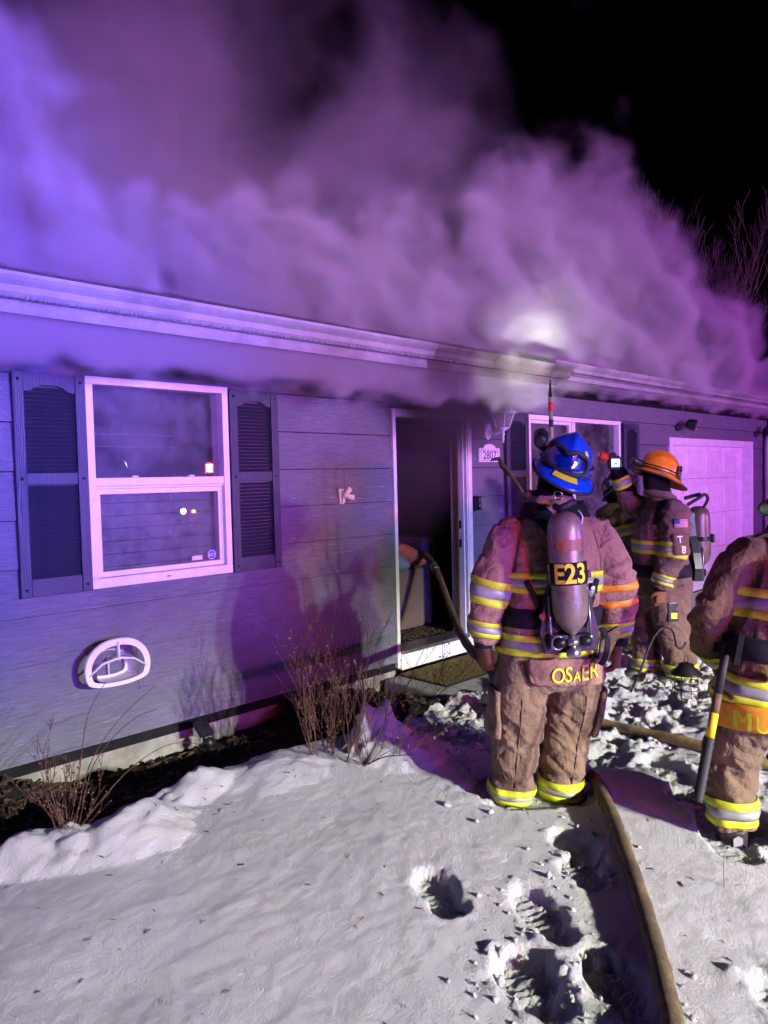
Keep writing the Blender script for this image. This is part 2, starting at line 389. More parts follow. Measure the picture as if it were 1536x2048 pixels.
def vehicle(name, cx, y0, w, h, cab, length, paint, lights, label, cat, nose=1.15, barz=None):
    r = empty(name, (cx, y0, 0), label=label, cat=cat)
    b = MB(); b.prism([(-w/2, .55), (w/2, .55), (w/2, nose), (w/2-.05, h-.15), (w/2-.15, h), (-w/2+.15, h), (-w/2+.05, h-.15), (-w/2, nose)], -cab, 0)
    b.box((-w/2, -length, .6), (w/2, -cab-.05, h*.97), bev=.05); b.build("body", M["truck_red"] if paint == 'red' else M["plaque_white"], r)
    MB().box((-w/2-.02, 0, .42), (w/2+.02, .32, .68), bev=.04).build("bumper", M["chrome"], r)
    MB().box((-w*.25, -.02, .75), (w*.25, .05, nose), bev=.02).build("grille", M["black_metal"], r)
    MB().box((-w/2+.14, -.03, nose+.12), (w/2-.14, .02, h-.22), bev=.02).build("windshield", M["glass"], r)
    for sx in (-1, 1):
        for yy in (-cab*.55, -length+1.1):
            wh = empty("wheel", (sx*(w/2-.16), yy, .5)); wh.parent = r
            rot = xf((0, 0, 0), (0, math.pi/2, 0))
            MB().lathe([(.30, -.14), (.48, -.14), (.5, -.1), (.5, .1), (.48, .14), (.30, .14)], 24, mat=rot).build("tyre", M["black_rubber"], wh)
            MB().lathe([(.05, -.12), (.3, -.12), (.3, .12), (.05, .12)], 20, mat=rot).build("rim", M["chrome"], wh)
        hl = MB().lathe([(.11, 0), (.11, .05), (.09, .07)], 16, mat=xf((sx*(w/2-.28), .02, .92), (-math.pi/2, 0, 0))).build("headlight", M["chrome"], r)
        MB().lathe([(.085, .071), (.05, .078), (.005, .08)], 16, mat=xf((sx*(w/2-.28), .02, .92), (-math.pi/2, 0, 0))).build("lens", M["lens_white"] if name != "ambulance" else M["plaque_white"], hl)
        ml = MB().box((sx*(w/2-.62)-.05, .02, .86), (sx*(w/2-.62)+.05, .06, .94), bev=.01).build("marker_lamp", M["lens_amber"] if name == "fire_engine" else M["plaque_white"], r)
        mr = MB().tube([(sx*w/2, -.3, h*.62), (sx*(w/2+.25), -.15, h*.64)], .02).box((sx*(w/2+.25)-.05, -.2, h*.55), (sx*(w/2+.25)+.05, -.1, h*.75), bev=.02).build("mirror", M["black_plastic"], r)
    bz = barz or h
    bar = MB().box((-w*.46, -.7, bz+.002), (w*.46, -.4, bz+.06), bev=.01).build("light_bar", M["black_plastic"], r)
    for (lx, c) in lights:
        MB().box((lx-.34, -.69, bz+.062), (lx+.34, -.41, bz+.30), bev=.03).build("beacon_lens", M["lens_"+c], bar)
    return r

eng = vehicle("fire_engine", 11.0, -13.6, 2.45, 1.92, 1.9, 7.5, 'red', [(.62, 'red')], "red fire engine with lit red beacons, mirrored in the house window", "fire engine")
amb = vehicle("ambulance", -.3, -13.8, 2.5, 1.95, 1.9, 6.5, 'white', [(-1.0, 'red'), (1.0, 'blue')], "white ambulance with red and blue beacons parked in the street", "ambulance")
pick = vehicle("rescue_truck", 3.4, -14.4, 2.1, 2.1, 1.9, 6.0, 'red', [], "red rescue truck with white scene lights on a mast over its roof", "truck")
mast = MB().tube([(-.6, -.6, 2.15), (-.6, -.6, 3.55)], .04).box((-1.1, -.64, 3.45), (-.1, -.56, 3.53)).build("light_mast", M["black_metal"], pick)
for xx in (-.95, -.25):
    MB().box((xx-.16, -.60, 3.54), (xx+.16, -.45, 3.78), bev=.02).build("scene_light", M["black_metal"], mast)

WHITE_W, BLUE_W, RED_W = 10200, 8600, 3100
for xx in (-.95, -.25):
    o = lamp("scene_light_beam", 'SPOT', (3.4+xx, -14.72, 3.66), (4.6, -2.5, .2), (1.0, .99, .86), WHITE_W, 62, 1.0, .10, pick)
    beam_pattern(o, -13.2, 3.4, .13)
# rotating and flashing beacons, with added blue fill: lenses that throw most of their light level with the lamp
for bx, k in ((1.15, .33), (.2, .33), (-.75, .33)):  # one blue beacon spread over three lamps to soften the wall shadow
    o = lamp("blue_beacon_fill", 'SPOT', (bx, -13.2, 2.02), (4.5, 0, 2.2), (.10, .09, 1.0), BLUE_W*k, 165, .3, .30, amb); beam_pattern(o, -6.5, 3.0, 1.0, .30)
o = lamp("red_beacon_light", 'SPOT', (-1.5, -13.2, 2.20), (7.6, 0, 2.0), (1.0, .07, .12), RED_W, 78, .9, .25, amb); beam_pattern(o, -6.5, 3.0, 1.0, .30)
o = lamp("blue_beacon_sweep", 'SPOT', (.4, -13.2, 2.05), (.35, 0, 2.6), (.05, .07, 1.0), BLUE_W*1.9, 27, 1.0, .08, amb); beam_pattern(o, -5.0, 3.0, 1.0, .15)
o = lamp("red_beacon_light", 'SPOT', (11.6, -13.0, 2.02), (11.0, 0, 2.0), (1.0, .07, .20), RED_W*1.0, 100, .8, .25, eng); beam_pattern(o, -6.5, 3.0, 1.0, .30)
o = lamp("blue_beacon_fill", 'SPOT', (12.05, -13.0, 2.02), (9.5, 0, 2.0), (.10, .12, 1.0), BLUE_W*.40, 130, .7, .12, eng); beam_pattern(o, -6.5, 3.0, 1.0, .30)  # added wide blue fill for the whole facade, no lens on the engine
# added white fill aimed at the roof smoke, has no lamp housing
o = lamp("smoke_fill_beam", 'SPOT', (2.8, -14.72, 3.70), (6.5, 1.0, 4.6), (1.0, .95, .92), 1500, 44, 1.0, .10, pick); beam_pattern(o, -3.4, 1.4, 1.0, .0)
# ------------------------------------------------------------------ snow-covered ground
def axis(lo, hi, d0, d1, step, far_lo, far_hi):
    a = list(np.arange(d0, d1, step)); g = step
    x = d0; left = []
    while x > far_lo: g = min(g*1.18, 4.0); x -= g; left.append(x)
    g = step; x = a[-1]; right = []
    while x < far_hi: g = min(g*1.18, 4.0); x += g; right.append(x)
    return np.array(left[::-1]+a+right)
gx = axis(0, 0, .35, 6.6, .0155, -60, 80); gy = axis(0, 0, -4.3, -.55, .0155, -60, 60)

def bed_edge(x): return -1.06 + .05*np.sin(x*3.1+.4) + .05*vnoise(x*2.3, 0, 0, 5)
FOOT = []   # (x, y, heading deg, length, width, depth, lip)
def snow_h(X, Y):
    base = .075 + .030*fbm(X*.55, Y*.55, 0, 3, 3) + .012*fbm(X*2.2, Y*2.2, 0, 3, 9)
    base += .0022*fbm(X*13, Y*13, 0, 3, 21) + .0028*fbm(X*33, Y*33, 0, 2, 25)       # crust grain
    # mounds left where shrubs hold the snow
    for mx, my, r, h, p in ((1.42, -1.36, .30, .135, 1), (1.58, -1.28, .17, .05, 2), (1.02, -1.22, .26, .12, 3), (1.84, -1.12, .22, .095, 4), (2.92, -1.33, .15, .27, 5), (2.98, -1.42, .20, .12, 6), (3.02, -1.55, .34, .10, 7), (2.25, -1.22, .35, .045, 8), (.55, -1.2, .3, .10, 9)):
        dd = np.sqrt((X-mx)**2+((Y-my)*1.15)**2) + .35*r*fbm(X*4.5, Y*4.5, 0, 3, 31+p) + .03*fbm(X*14, Y*14, 0, 2, 41+p)
        base += h*np.clip(1-dd/r, 0, 1)**.75*(1+.3*fbm(X*9, Y*9, 0, 3, 51+p))
    # bare planting bed against the wall
    e = bed_edge(X); bed = sstep(0, .16, Y-e + .03*fbm(X*12, Y*12, 0, 2, 44))*(1-sstep(3.35, 3.75, X+.12*fbm(X*4, Y*4, 0, 2, 51)))
    floor_ = -.155 + .020*fbm(X*6, Y*6, 0, 3, 61) + .17*sstep(1.9, 1.1, X)*sstep(-.75, -.05, Y) + .035*sstep(-.4, -.05, Y)
    Z = base*(1-bed) + floor_*bed
    # trampled way to the door and along the front
    tr = sstep(3.15, 3.75, X + .25*fbm(X*1.5, Y*1.5, 0, 3, 71) + .35*sstep(-2.2, -1.2, Y) - .55*sstep(-2.3, -3.1, Y))*sstep(-2.95, -2.45, Y - .10*(X-4) + .22*fbm(X*1.4, Y*1.4, 0, 3, 73))
    lump = np.abs(fbm(X*3.6, Y*3.6, 0, 4, 81)); lump2 = np.abs(fbm(X*8.5, Y*8.5, 0, 3, 85))
    packed = -.035 + .11*lump + .075*lump2 + .03*np.abs(fbm(X*19, Y*19, 0, 2, 88)) + .03*fbm(X*1.2, Y*1.2, 0, 2, 87)
    packed = packed - .07*sstep(-.9, -.4, Y)*sstep(3.6, 4.2, X)
    Z = Z*(1-tr*(1-bed)) + packed*tr*(1-bed)
    # concrete step in front of the door and driveway kept lower
    st = sstep(4.05, 4.2, X)*(1-sstep(6.3, 6.6, X))*sstep(-1.05, -.85, Y + .08*fbm(X*5, Y*5, 0, 3, 90))
    Z = np.where(st > 0, Z*(1-st)+(-.13)*st, Z)
    dr = sstep(8.6, 9.6, X)*(1-sstep(13.2, 14, X))*sstep(-2.6, -1.6, Y)
    Z = Z*(1-dr*.9) + (-.15+.03*lump)*dr*.9
    for (fx, fy, hd, L, W, D, lip) in FOOT:
        c, s = math.cos(math.radians(hd)), math.sin(math.radians(hd)); u = (X-fx)*c+(Y-fy)*s; v = -(X-fx)*s+(Y-fy)*c
        edge = .16*fbm(X*9, Y*9, 0, 3, int(fx*100) % 97) + .08*fbm(X*26, Y*26, 0, 2, int(fy*-100) % 89)
        sole = np.sqrt(((u-.22*L)/(.80*L))**2+(v/(W*(1-.10*np.clip(u/L, -1, 1))))**2)
        heel = np.sqrt(((u+.62*L)/(.42*L))**2+(v/(W*.80))**2)
        rr = np.minimum(sole, heel) + edge
        inn = 1-sstep(.84, 1.0, rr)
        tread = .007*np.sign(np.sin(u*190+2*fbm(X*12, Y*12, 0, 2, 5)))*sstep(.85, .5, rr)
        Z = Z - .36*D*inn*(1+.30*fbm(X*17, Y*17, 0, 3, 13)) + tread*inn
        crumb = np.clip(fbm(X*21, Y*21, 0, 3, 17+int(fx*31) % 11)+.15, 0, 1)**1.5
        Z = Z + .9*lip*np.exp(-((rr-1.20)/.20)**2)*crumb
    Z = np.where(Y > -.05, -.16, Z)
    far = sstep(14, 30, np.hypot(X-4, Y+3)); return Z*(1-far)+.02*far
FOOT += [(2.03, -2.66, 62, .175, .095, .13, .008), (2.17, -3.03, 60, .18, .085, .11, .02), (1.86, -3.20, 60, .17, .115, .13, .05), (2.70, -2.86, 55, .16, .10, .14, .02),
         (2.02, -3.42, 62, .19, .10, .12, .05), (2.52, -2.98, 60, .13, .09, .07, .03), (1.62, -3.62, 58, .2, .12, .13, .05), (3.05, -2.42, 45, .20, .36, .085, .015), (3.24, -3.26, 40, .24, .12, .10, .02),
         (3.33, -3.42, 40, .24, .12, .10, .02), (3.50, -3.0, 50, .17, .10, .10, .03), (3.72, -2.83, 50, .3, .11, .10, .035), (3.85, -3.25, 60, .2, .13, .1, .03), (3.9, -3.7, 60, .2, .13, .1, .03), (2.3, -3.85, 60, .2, .12, .12, .04)]
GX, GY = np.meshgrid(gx, gy, indexing='ij'); GZ = snow_h(GX, GY)
def snow_z(x, y): return float(snow_h(np.array([x]), np.array([y]))[0])
nx, ny = GX.shape; V = np.stack([GX.ravel(), GY.ravel(), GZ.ravel()], 1)
I = np.arange(nx*ny).reshape(nx, ny); F = np.stack([I[:-1, :-1], I[1:, :-1], I[1:, 1:], I[:-1, 1:]], -1).reshape(-1, 4)
me = bpy.data.meshes.new("snow_ground"); me.vertices.add(len(V)); me.vertices.foreach_set("co", V.ravel().astype(np.float32))
me.loops.add(F.size); me.loops.foreach_set("vertex_index", F.ravel().astype(np.int32)); me.polygons.add(len(F))
me.polygons.foreach_set("loop_start", np.arange(0, F.size, 4, dtype=np.int32)); me.polygons.foreach_set("use_smooth", np.ones(len(F), bool))
bx, by = V[F].mean(1)[:, 0], V[F].mean(1)[:, 1]
bedm = ((by > bed_edge(bx)+.05+.04*fbm(bx*12, by*12, 0, 2, 44)) & (bx < 3.5+.15*fbm(bx*4, by*4, 0, 2, 51)) & (bx > -6) & (by < .3)) | ((by > -.98) & (bx > 3.4) & (bx < 4.6) & (by < .3))
me.update(calc_edges=True); me.validate()
me.materials.append(M["snow"]); me.materials.append(M["soil"]); me.polygons.foreach_set("material_index", bedm.astype(np.int32))
tag(link("ground", me), kind="structure")
MB().add([(-60, -40, .03), (80, -40, .03), (80, -12.5, .03), (-60, -12.5, .03)], [(0, 1, 2, 3)]).build("road", M["asphalt"]); tag(bpy.data.objects["road"], kind="structure")

# wood chips in the planting bed
def chips(name, n, box, mat, size, parent=None):
    b = MB()
    for i in range(n):
        x = random.uniform(box[0], box[1]); y = random.uniform(box[2], box[3])
        if y < bed_edge(x)+.14 and x < 3.5: continue
        z = snow_z(x, y)+.006; L = random.uniform(.4, 1.6)*size; w = L*random.uniform(.15, .4); a = random.uniform(0, 6.3); t = random.uniform(-.5, .5)
        m = xf((x, y, z), (random.uniform(-.5, .5), t, a)); h = .004
        b.add([m @ Vector(p) for p in ((-L, -w, -h), (L, -w*.6, -h), (L*.9, w, -h), (-L*.8, w*.8, -h), (-L, -w, h), (L, -w*.6, h), (L*.9, w, h), (-L*.8, w*.8, h))], [(0, 3, 2, 1), (4, 5, 6, 7), (0, 1, 5, 4), (1, 2, 6, 5), (2, 3, 7, 6), (3, 0, 4, 7)])
    return b.build(name, mat, parent)
def fast_z(x, y): return float(GZ[np.clip(np.searchsorted(gx, x), 0, nx-1), np.clip(np.searchsorted(gy, y), 0, ny-1)])
snow_z = fast_z
tag(chips("mulch", 2600, (.3, 3.9, -.95, -.03), M["mulch_chip"], .028), "brown wood chip mulch along the house wall", "mulch", kind="stuff")

# broken snow lumps thrown up along the trampled way
def lump_mesh(seed):
    bm = bmesh.new(); bmesh.ops.create_icosphere(bm, subdivisions=2, radius=1)
    for v in bm.verts:
        k = 1+.55*mnoise.noise(v.co*1.5+Vector((seed*7.1, 0, 0)))+.35*mnoise.noise(v.co*3.6+Vector((0, seed*3.3, 0))); v.co *= k
    return bm
b = MB(); protos = []
for s in range(7):
    bm = lump_mesh(s); bm.verts.index_update(); protos.append(([v.co.copy() for v in bm.verts], [[v.index for v in f.verts] for f in bm.faces])); bm.free()
def put_lump(x, y, r):
    vs, fs = random.choice(protos); m = xf((x, y, snow_z(x, y)+r*.1), (random.uniform(0, 6), random.uniform(0, 6), random.uniform(0, 6)), (r, r*random.uniform(.7, 1), r*random.uniform(.6, .9))); b.add([m @ v for v in vs], fs, 0, True)
for i in range(1500):
    x = random.uniform(3.0, 7.5); y = random.gauss(-1.9-.12*(x-4), .5)
    if y > -.75 or y < -3.9: continue
    put_lump(x, y, random.choice((.004, .005, .006, .007, .008, .010, .014))*random.uniform(.7, 1.6))
for (x, y, r) in ((2.52, -2.73, .014), (2.39, -2.92, .018), (2.70, -2.40, .020), (2.58, -2.41, .016), (2.62, -2.2, .022), (2.1, -2.8, .012), (1.95, -3.25, .022), (1.83, -3.1, .02), (1.9, -3.05, .014), (2.1, -3.3, .03), (1.75, -3.35, .022), (1.98, -3.05, .012)): put_lump(x, y, r)
for i in range(220):
    f = random.choice(FOOT[1:8]); a = random.uniform(0, 6.3); k = random.uniform(.6, 1.7); put_lump(f[0]+math.cos(a)*f[3]*k, f[1]+math.sin(a)*f[3]*k, random.uniform(.003, .012))
for i in range(90): put_lump(random.uniform(4.4, 5.6), random.uniform(-.6, -.1), random.uniform(.005, .016))
tag(b.build("snow_lumps", M["snow"]), "broken snow lumps scattered along the trampled way", "snow", kind="stuff")

b = MB()
for i in range(260):
    x = random.uniform(.5, 4.5); y = random.uniform(-4.0, -1.05) if random.random() < .45 else bed_edge(np.array(x))-abs(random.gauss(0, .25)); y = float(y)
    L = random.uniform(.004, .02); m = xf((x, y, snow_z(x, y)+.002), (random.uniform(-.4, .4), random.uniform(-.4, .4), random.uniform(0, 6.3))); w_ = L*random.uniform(.08, .35)
    b.add([m @ Vector(p) for p in ((-L, -w_, 0), (L, -w_*.5, .001), (L*.8, w_, .002), (-L*.7, w_*.6, .001), (0, 0, .004))], [(0, 1, 4), (1, 2, 4), (2, 3, 4), (3, 0, 4), (0, 3, 2, 1)])
tag(b.build("snow_litter", M["mulch_chip"]), "specks of bark and leaf litter scattered on the snow", "litter", kind="stuff")
# ------------------------------------------------------------------ house
house = empty("house", (0, 0, 0), label="single-storey grey lap-sided house with smoke pouring from its eaves and open door", cat="house")
X0, X1 = -3.2, 13.75
SOF = 2.52
# openings x0,x1,z0,z1 (finished outer trim)
O_W1 = (1.852, 2.848, 1.02, 2.32); O_DR = (4.497, 5.567, -.2, 2.26); O_W2 = (6.505, 8.50, 1.02, 2.30); O_GR = (9.915, 13.09, -.4, 2.14)
OPEN = [O_W1, O_DR, O_W2, O_GR]
def cut_rects(x0, x1, z0, z1):
    rects = [(x0, x1, z0, z1)]
    for (a, b, c, d) in OPEN:
        out = []
        for (p, q, r, s) in rects:
            if q <= a or p >= b or s <= c or r >= d: out.append((p, q, r, s)); continue
            if p < a: out.append((p, a, r, s))
            if q > b: out.append((b, q, r, s))
            if s > d: out.append((max(p, a), min(q, b), d, s))
            if r < c: out.append((max(p, a), min(q, b), r, c))
        rects = out
    return [t for t in rects if t[1]-t[0] > .005 and t[3]-t[2] > .005]
w = MB()
for (a, b, c, d) in cut_rects(X0, X1, -.02, 2.75): w.box((a, .002, c), (b, .14, d))
w.box((X0, .14, -.2), (X0+.14, 8, 2.75)); w.box((X1-.14, .14, -.2), (X1, 8, 2.75)); w.box((X0, 8, -.2), (X1, 8.14, 2.75))
w.build("wall", M["sheathing"], house)
f = MB()
for (a, b, c, d) in cut_rects(X0, X1, -.5, .052): f.box((a, .004, c), (b, .2, d))
f.build("foundation", M["concrete"], house)
# lap siding, board by board
EXP = .282
levels = [.049+EXP*k for k in range(9)]
def board(x0, x1, z0, z1, zb):
    def yb(z): return -.024 + .019*(z-zb)/EXP
    vs = [(x0, yb(z0), z0), (x1, yb(z0), z0), (x1, yb(z1), z1), (x0, yb(z1), z1), (x0, .001, z0), (x1, .001, z0), (x1, .001, z1), (x0, .001, z1)]
    MB().add(vs, [(0, 1, 2, 3), (0, 4, 5, 1), (1, 5, 6, 2), (2, 6, 7, 3), (3, 7, 4, 0)]).build("siding_board", M["siding"], house)
for k, zb in enumerate(levels):
    zt = min(zb+EXP, SOF); off = (k*1.37) % 3.66; xs = [X0]; x = X0+off+.3
    while x < X1-.3: xs.append(x); x += 3.66
    xs.append(X1)
    for i in range(len(xs)-1):
        for (a, b, c, d) in cut_rects(xs[i]+.0015, xs[i+1]-.0015, zb+.0058, zt): board(a, b, c, d, zb)  # open gap under each board draws its shadow line
# corner boards
MB().box((X1-.09, -.03, -.02), (X1+.002, -.0195, SOF)).build("corner_board", M["siding"], house)

def frame_box(parent, name, x0, x1, z0, z1, t, y0, y1, mat, bev=.004, tb=None):
    b = MB(); tb = tb or t
    b.box((x0, y0, z0+tb), (x0+t, y1, z1-t), bev=bev); b.box((x1-t, y0, z0+tb), (x1, y1, z1-t), bev=bev)
    b.box((x0, y0-.001, z1-t), (x1, y1, z1), bev=bev); b.box((x0, y0-.001, z0), (x1, y1, z0+tb), bev=bev)
    return b.build(name, mat, parent)
# --- living room window
win = empty("window", (0, 0, 0)); win.parent = house; win["label"] = "white single-hung window between two tall shutters"
frame_box(win, "window_frame", 1.850, 2.850, 1.020, 2.320, .046, -.045, .10, M["vinyl_white"], tb=.06)
b = MB(); b.box((1.897, -.036, 1.648), (2.803, .05, 1.700), bev=.004); b.box((1.897, -.020, 1.632), (2.803, .05, 1.647), bev=.003); b.build("meeting_rail", M["vinyl_white"], win)
frame_box(win, "lower_sash", 1.898, 2.802, 1.082, 1.631, .034, -.012, .045, M["vinyl_white"])
for xx in (2.15, 2.55): MB().box((xx-.02, -.05, 1.701), (xx+.02, -.02, 1.712), bev=.003).build("sash_lock", M["vinyl_white"], win)
MB().box((2.34, -.047, 1.045), (2.37, -.044, 1.052)).build("weep_slot", M["black_plastic"], win)
MB().box((1.896, .030, 1.70), (2.804, .034, 2.274)).build("pane", M["glass"], win)
MB().box((1.932, .010, 1.116), (2.768, .014, 1.597)).build("pane", M["glass"], win)
slat = MB().box((1.87, -.003, 0), (2.83, .003, .076)).mesh("reflection_slat"); slat.materials.append(M["reflection_slat"])
for i in range(7): link("reflection_slat", slat, win, loc=(0, .10+.002*(i % 2), 1.05+.082*i), rot=(math.radians(-14), 0, 0))  # slats imitate siding lines mirrored in the lower pane
MB().box((1.72, .19, .9), (2.98, .20, 2.35)).build("haze_backdrop", M["backdrop_cloth"], win)  # added backdrop, stands in for the haze in the window glass
for zz in (1.98, 1.90): MB().box((1.9, .165, zz), (2.55, .18, zz+.010)).build("backdrop_bar", M["reflection_slat"], win)  # thin bars in front of the backdrop
# security decal on the lower pane
oc = [(2.715+.034*math.cos(math.pi/8+i*math.pi/4), 1.155+.034*math.sin(math.pi/8+i*math.pi/4)) for i in range(8)]
oc2 = [(2.715+.029*math.cos(math.pi/8+i*math.pi/4), 1.155+.029*math.sin(math.pi/8+i*math.pi/4)) for i in range(8)]
d = MB().prism(oc, .0075, .0092, 1).prism(oc2, .0066, .0072, 0); vs, fs = text_shape("ADT", .030, .015)
d.add([(2.715+v.x, .0058, 1.1445+v.y) for v in vs], fs, 1); d.build("security_decal", [M["label_blue"], M["flag_white"]], win)
MB().box((2.56, .0076, 1.128), (2.64, .0092, 1.158)).build("glass_label", M["flag_white"], win)

# --- shutters
LOUV = {}
def shutter(x0, x1, z0, z1):
    s = empty("shutter", (x0, 0, z0)); s.parent = house; W = x1-x0; H = z1-z0; st = .062; y0, y1 = -.060, -.022; mid = H*.525
    for a in (0, W-st):
        MB().box((a, y0, 0), (a+st, y1, H), bev=.006).build("stile", M["shutter"], s)
    MB().box((st+.001, y0+.006, 0), (W-st-.001, y1, .105), bev=.004).build("bottom_rail", M["shutter"], s)
    MB().box((st+.001, y0+.006, mid-.035), (W-st-.001, y1, mid+.035), bev=.004).build("middle_rail", M["shutter"], s)
    n = 17; arch = [(st+.001, H), (W-st-.001, H)]
    for i in range(n):
        u = 1-i/(n-1); x = st+.001+(W-2*st-.002)*u; k = math.sin(math.pi*u); arch.append((x, H-.115+.038*sstep(.25, .95, k)))
    MB().prism([(x, z) for x, z in arch], y0+.006, y1).build("top_rail", M["shutter"], s)
    MB().box((st, -.030, .1), (W-st, -.0215, H-.02)).build("back_panel", M["black_plastic"], s)
    key = round(W, 3)
    if key not in LOUV:
        m = MB().add([(st, -.052, 0), (W-st, -.050, 0), (W-st, -.046, -.002), (st, -.046, -.002), (st, -.0305, .020), (W-st, -.0305, .020)], [(0, 1, 5, 4), (0, 3, 2, 1)]).mesh("louver"); m.materials.append(M["louver_blue"]); LOUV[key] = m
    for (a, b_) in ((.107, mid-.037), (mid+.037, H-.085)):
        nl = int((b_-a)/.0245); 
        for i in range(nl): link("louver", LOUV[key], s, loc=(0, 0, a+(b_-a)*i/nl))
    for a in (st/2, W-st/2):
        for zz in (.045, mid, H-.05):
            MB().lathe([(.009, 0), (.008, .004), (.004, .0065), (.001, .007)], 10, mat=xf((a, y0, zz), (math.pi/2, 0, 0))).build("screw", M["black_metal"], s)
    return s
for (a, b_, c, d_) in ((1.432, 1.846, 1.015, 2.32), (2.856, 3.270, 1.015, 2.31), (6.105, 6.498, 1.0, 2.295), (8.56, 8.96, 1.0, 2.285)): shutter(a, b_, c, d_)

# --- door frame, threshold
dr = empty("door_frame", (0, 0, 0)); dr.parent = house
MB().box((4.497, -.034, 0.0), (4.535, .14, 2.26), bev=.004).build("left_casing", M["white_trim"], dr)
b = MB(); b.box((5.482, -.036, .0), (5.567, -.0, 2.26), bev=.006); b.box((5.495, -.045, .0), (5.545, -.0365, 2.26), bev=.003); b.box((5.470, -.0, .13), (5.50, .16, 2.2), bev=.003); b.build("right_casing", M["white_trim"], dr)
MB().box((4.536, -.034, 2.19), (5.481, .14, 2.26), bev=.004).build("head_casing", M["white_trim"], dr)
MB().box((4.536, -.040, -.02), (5.60, .01, .118), bev=.004).build("threshold_board", M["white_trim"], dr)
MB().box((4.537, -.055, .1185), (5.469, .17, .152), bev=.006).build("sill", M["steel"], dr)
for zz in (1.20, 1.02): MB().box((5.4665, .03, zz-.04), (5.4698, .06, zz+.04)).build("strike_plate", M["black_metal"], dr)
MB().box((5.452, .055, .155), (5.468, .10, 2.19), bev=.002).build("door_stop", M["brown_wood"], dr)

# --- second window (slider)
w2 = empty("window", (0, 0, 0)); w2.parent = house; w2["label"] = "wide white sliding window behind the firefighters"
frame_box(w2, "window_frame", 6.506, 8.499, 1.02, 2.30, .05, -.045, .10, M["vinyl_white"])
MB().box((7.40, -.030, 1.07), (7.46, .05, 2.25), bev=.004).build("mullion", M["vinyl_white"], w2)
frame_box(w2, "sliding_sash", 6.557, 7.399, 1.071, 2.249, .035, -.012, .045, M["vinyl_white"])
MB().box((6.592, .01, 1.106), (7.364, .014, 2.214)).build("pane", M["glass"], w2)
MB().box((7.461, .02, 1.071), (8.448, .024, 2.249)).build("pane", M["glass"], w2)
def drape(x0, x1, y, mat, name):
    n = 60; P = [[(x0+(x1-x0)*i/n, y+.025*math.sin(i*1.9)+.012*math.sin(i*.7), z) for z in (.9, 2.36)] for i in range(n+1)]; MB().grid(P, 0, True).build(name, mat, w2)
drape(6.4, 7.46, .16, M["curtain_grey"], "curtain"); drape(7.46, 7.93, .17, M["curtain_dark"], "curtain"); drape(7.965, 8.6, .17, M["curtain_dark"], "curtain")
MB().box((7.92, .24, .9), (7.98, .25, 2.36)).build("curtain_gap_strip", M["sofa_fabric"], w2)  # tan strip stands in for the lit gap between the curtains
b = MB(); b.tube([(6.98+.016*math.cos(a), -.005, 2.05+.030*math.sin(a)) for a in np.linspace(0, 6.283, 15)], .006, 6); b.build("suction_ring", M["vinyl_white"], w2)

# --- garage door
gd = empty("garage_door", (0, 0, 0)); gd.parent = house; gd["label"] = "white raised-panel garage door"
b = MB(); b.box((9.915, -.032, -.16), (10.0, .0, 2.055), bev=.005); b.box((13.0, -.032, -.16), (13.09, .0, 2.055), bev=.005); b.box((9.915, -.033, 2.056), (13.09, .0, 2.14), bev=.005)
b.box((9.99, .0, -.16), (10.02, .20, 2.06)); b.box((12.985, .0, -.16), (13.012, .20, 2.06)); b.box((10.02, .0, 2.04), (12.985, .2, 2.07)); b.build("door_trim", M["white_trim"], gd)
zs = [-.15, .465, 1.01, 1.555, 2.05]
pan = None
for i in range(4):
    MB().box((10.021, .12, zs[i]+.002), (12.984, .16, zs[i+1]-.002), bev=.003).build("door_section", M["white_trim"], gd)
    for j in range(4):
        xa = 10.09+.70*j; xb = xa+.555; za, zb_ = zs[i]+.085, zs[i+1]-.085
        p = MB(); t = .045
        o_ = [(xa, .119, za), (xb, .119, za), (xb, .119, zb_), (xa, .119, zb_)]; g_ = [(xa+.012, .128, za+.012), (xb-.012, .128, za+.012), (xb-.012, .128, zb_-.012), (xa+.012, .128, zb_-.012)]
        r_ = [(xa+t, .108, za+t), (xb-t, .108, za+t), (xb-t, .108, zb_-t), (xa+t, .108, zb_-t)]; e_ = [(xa-.012, .1185, za-.012), (xb+.012, .1185, za-.012), (xb+.012, .1185, zb_+.012), (xa-.012, .1185, zb_+.012)]; l_ = [(xa-.004, .108, za-.004), (xb+.004, .108, za-.004), (xb+.004, .108, zb_+.004), (xa-.004, .108, zb_+.004)]
        p.add(e_+l_+o_+r_, [(k, (k+1) % 4, 4+(k+1) % 4, 4+k) for k in range(4)]+[(4+k, 4+(k+1) % 4, 8+(k+1) % 4, 8+k) for k in range(4)]+[(8+k, 8+(k+1) % 4, 12+(k+1) % 4, 12+k) for k in range(4)]+[(12, 13, 14, 15)]); p.build("raised_panel", M["white_trim"], gd)
MB().box((10.03, .10, -.17), (12.98, .17, -.149)).build("bottom_seal", M["black_rubber"], gd)

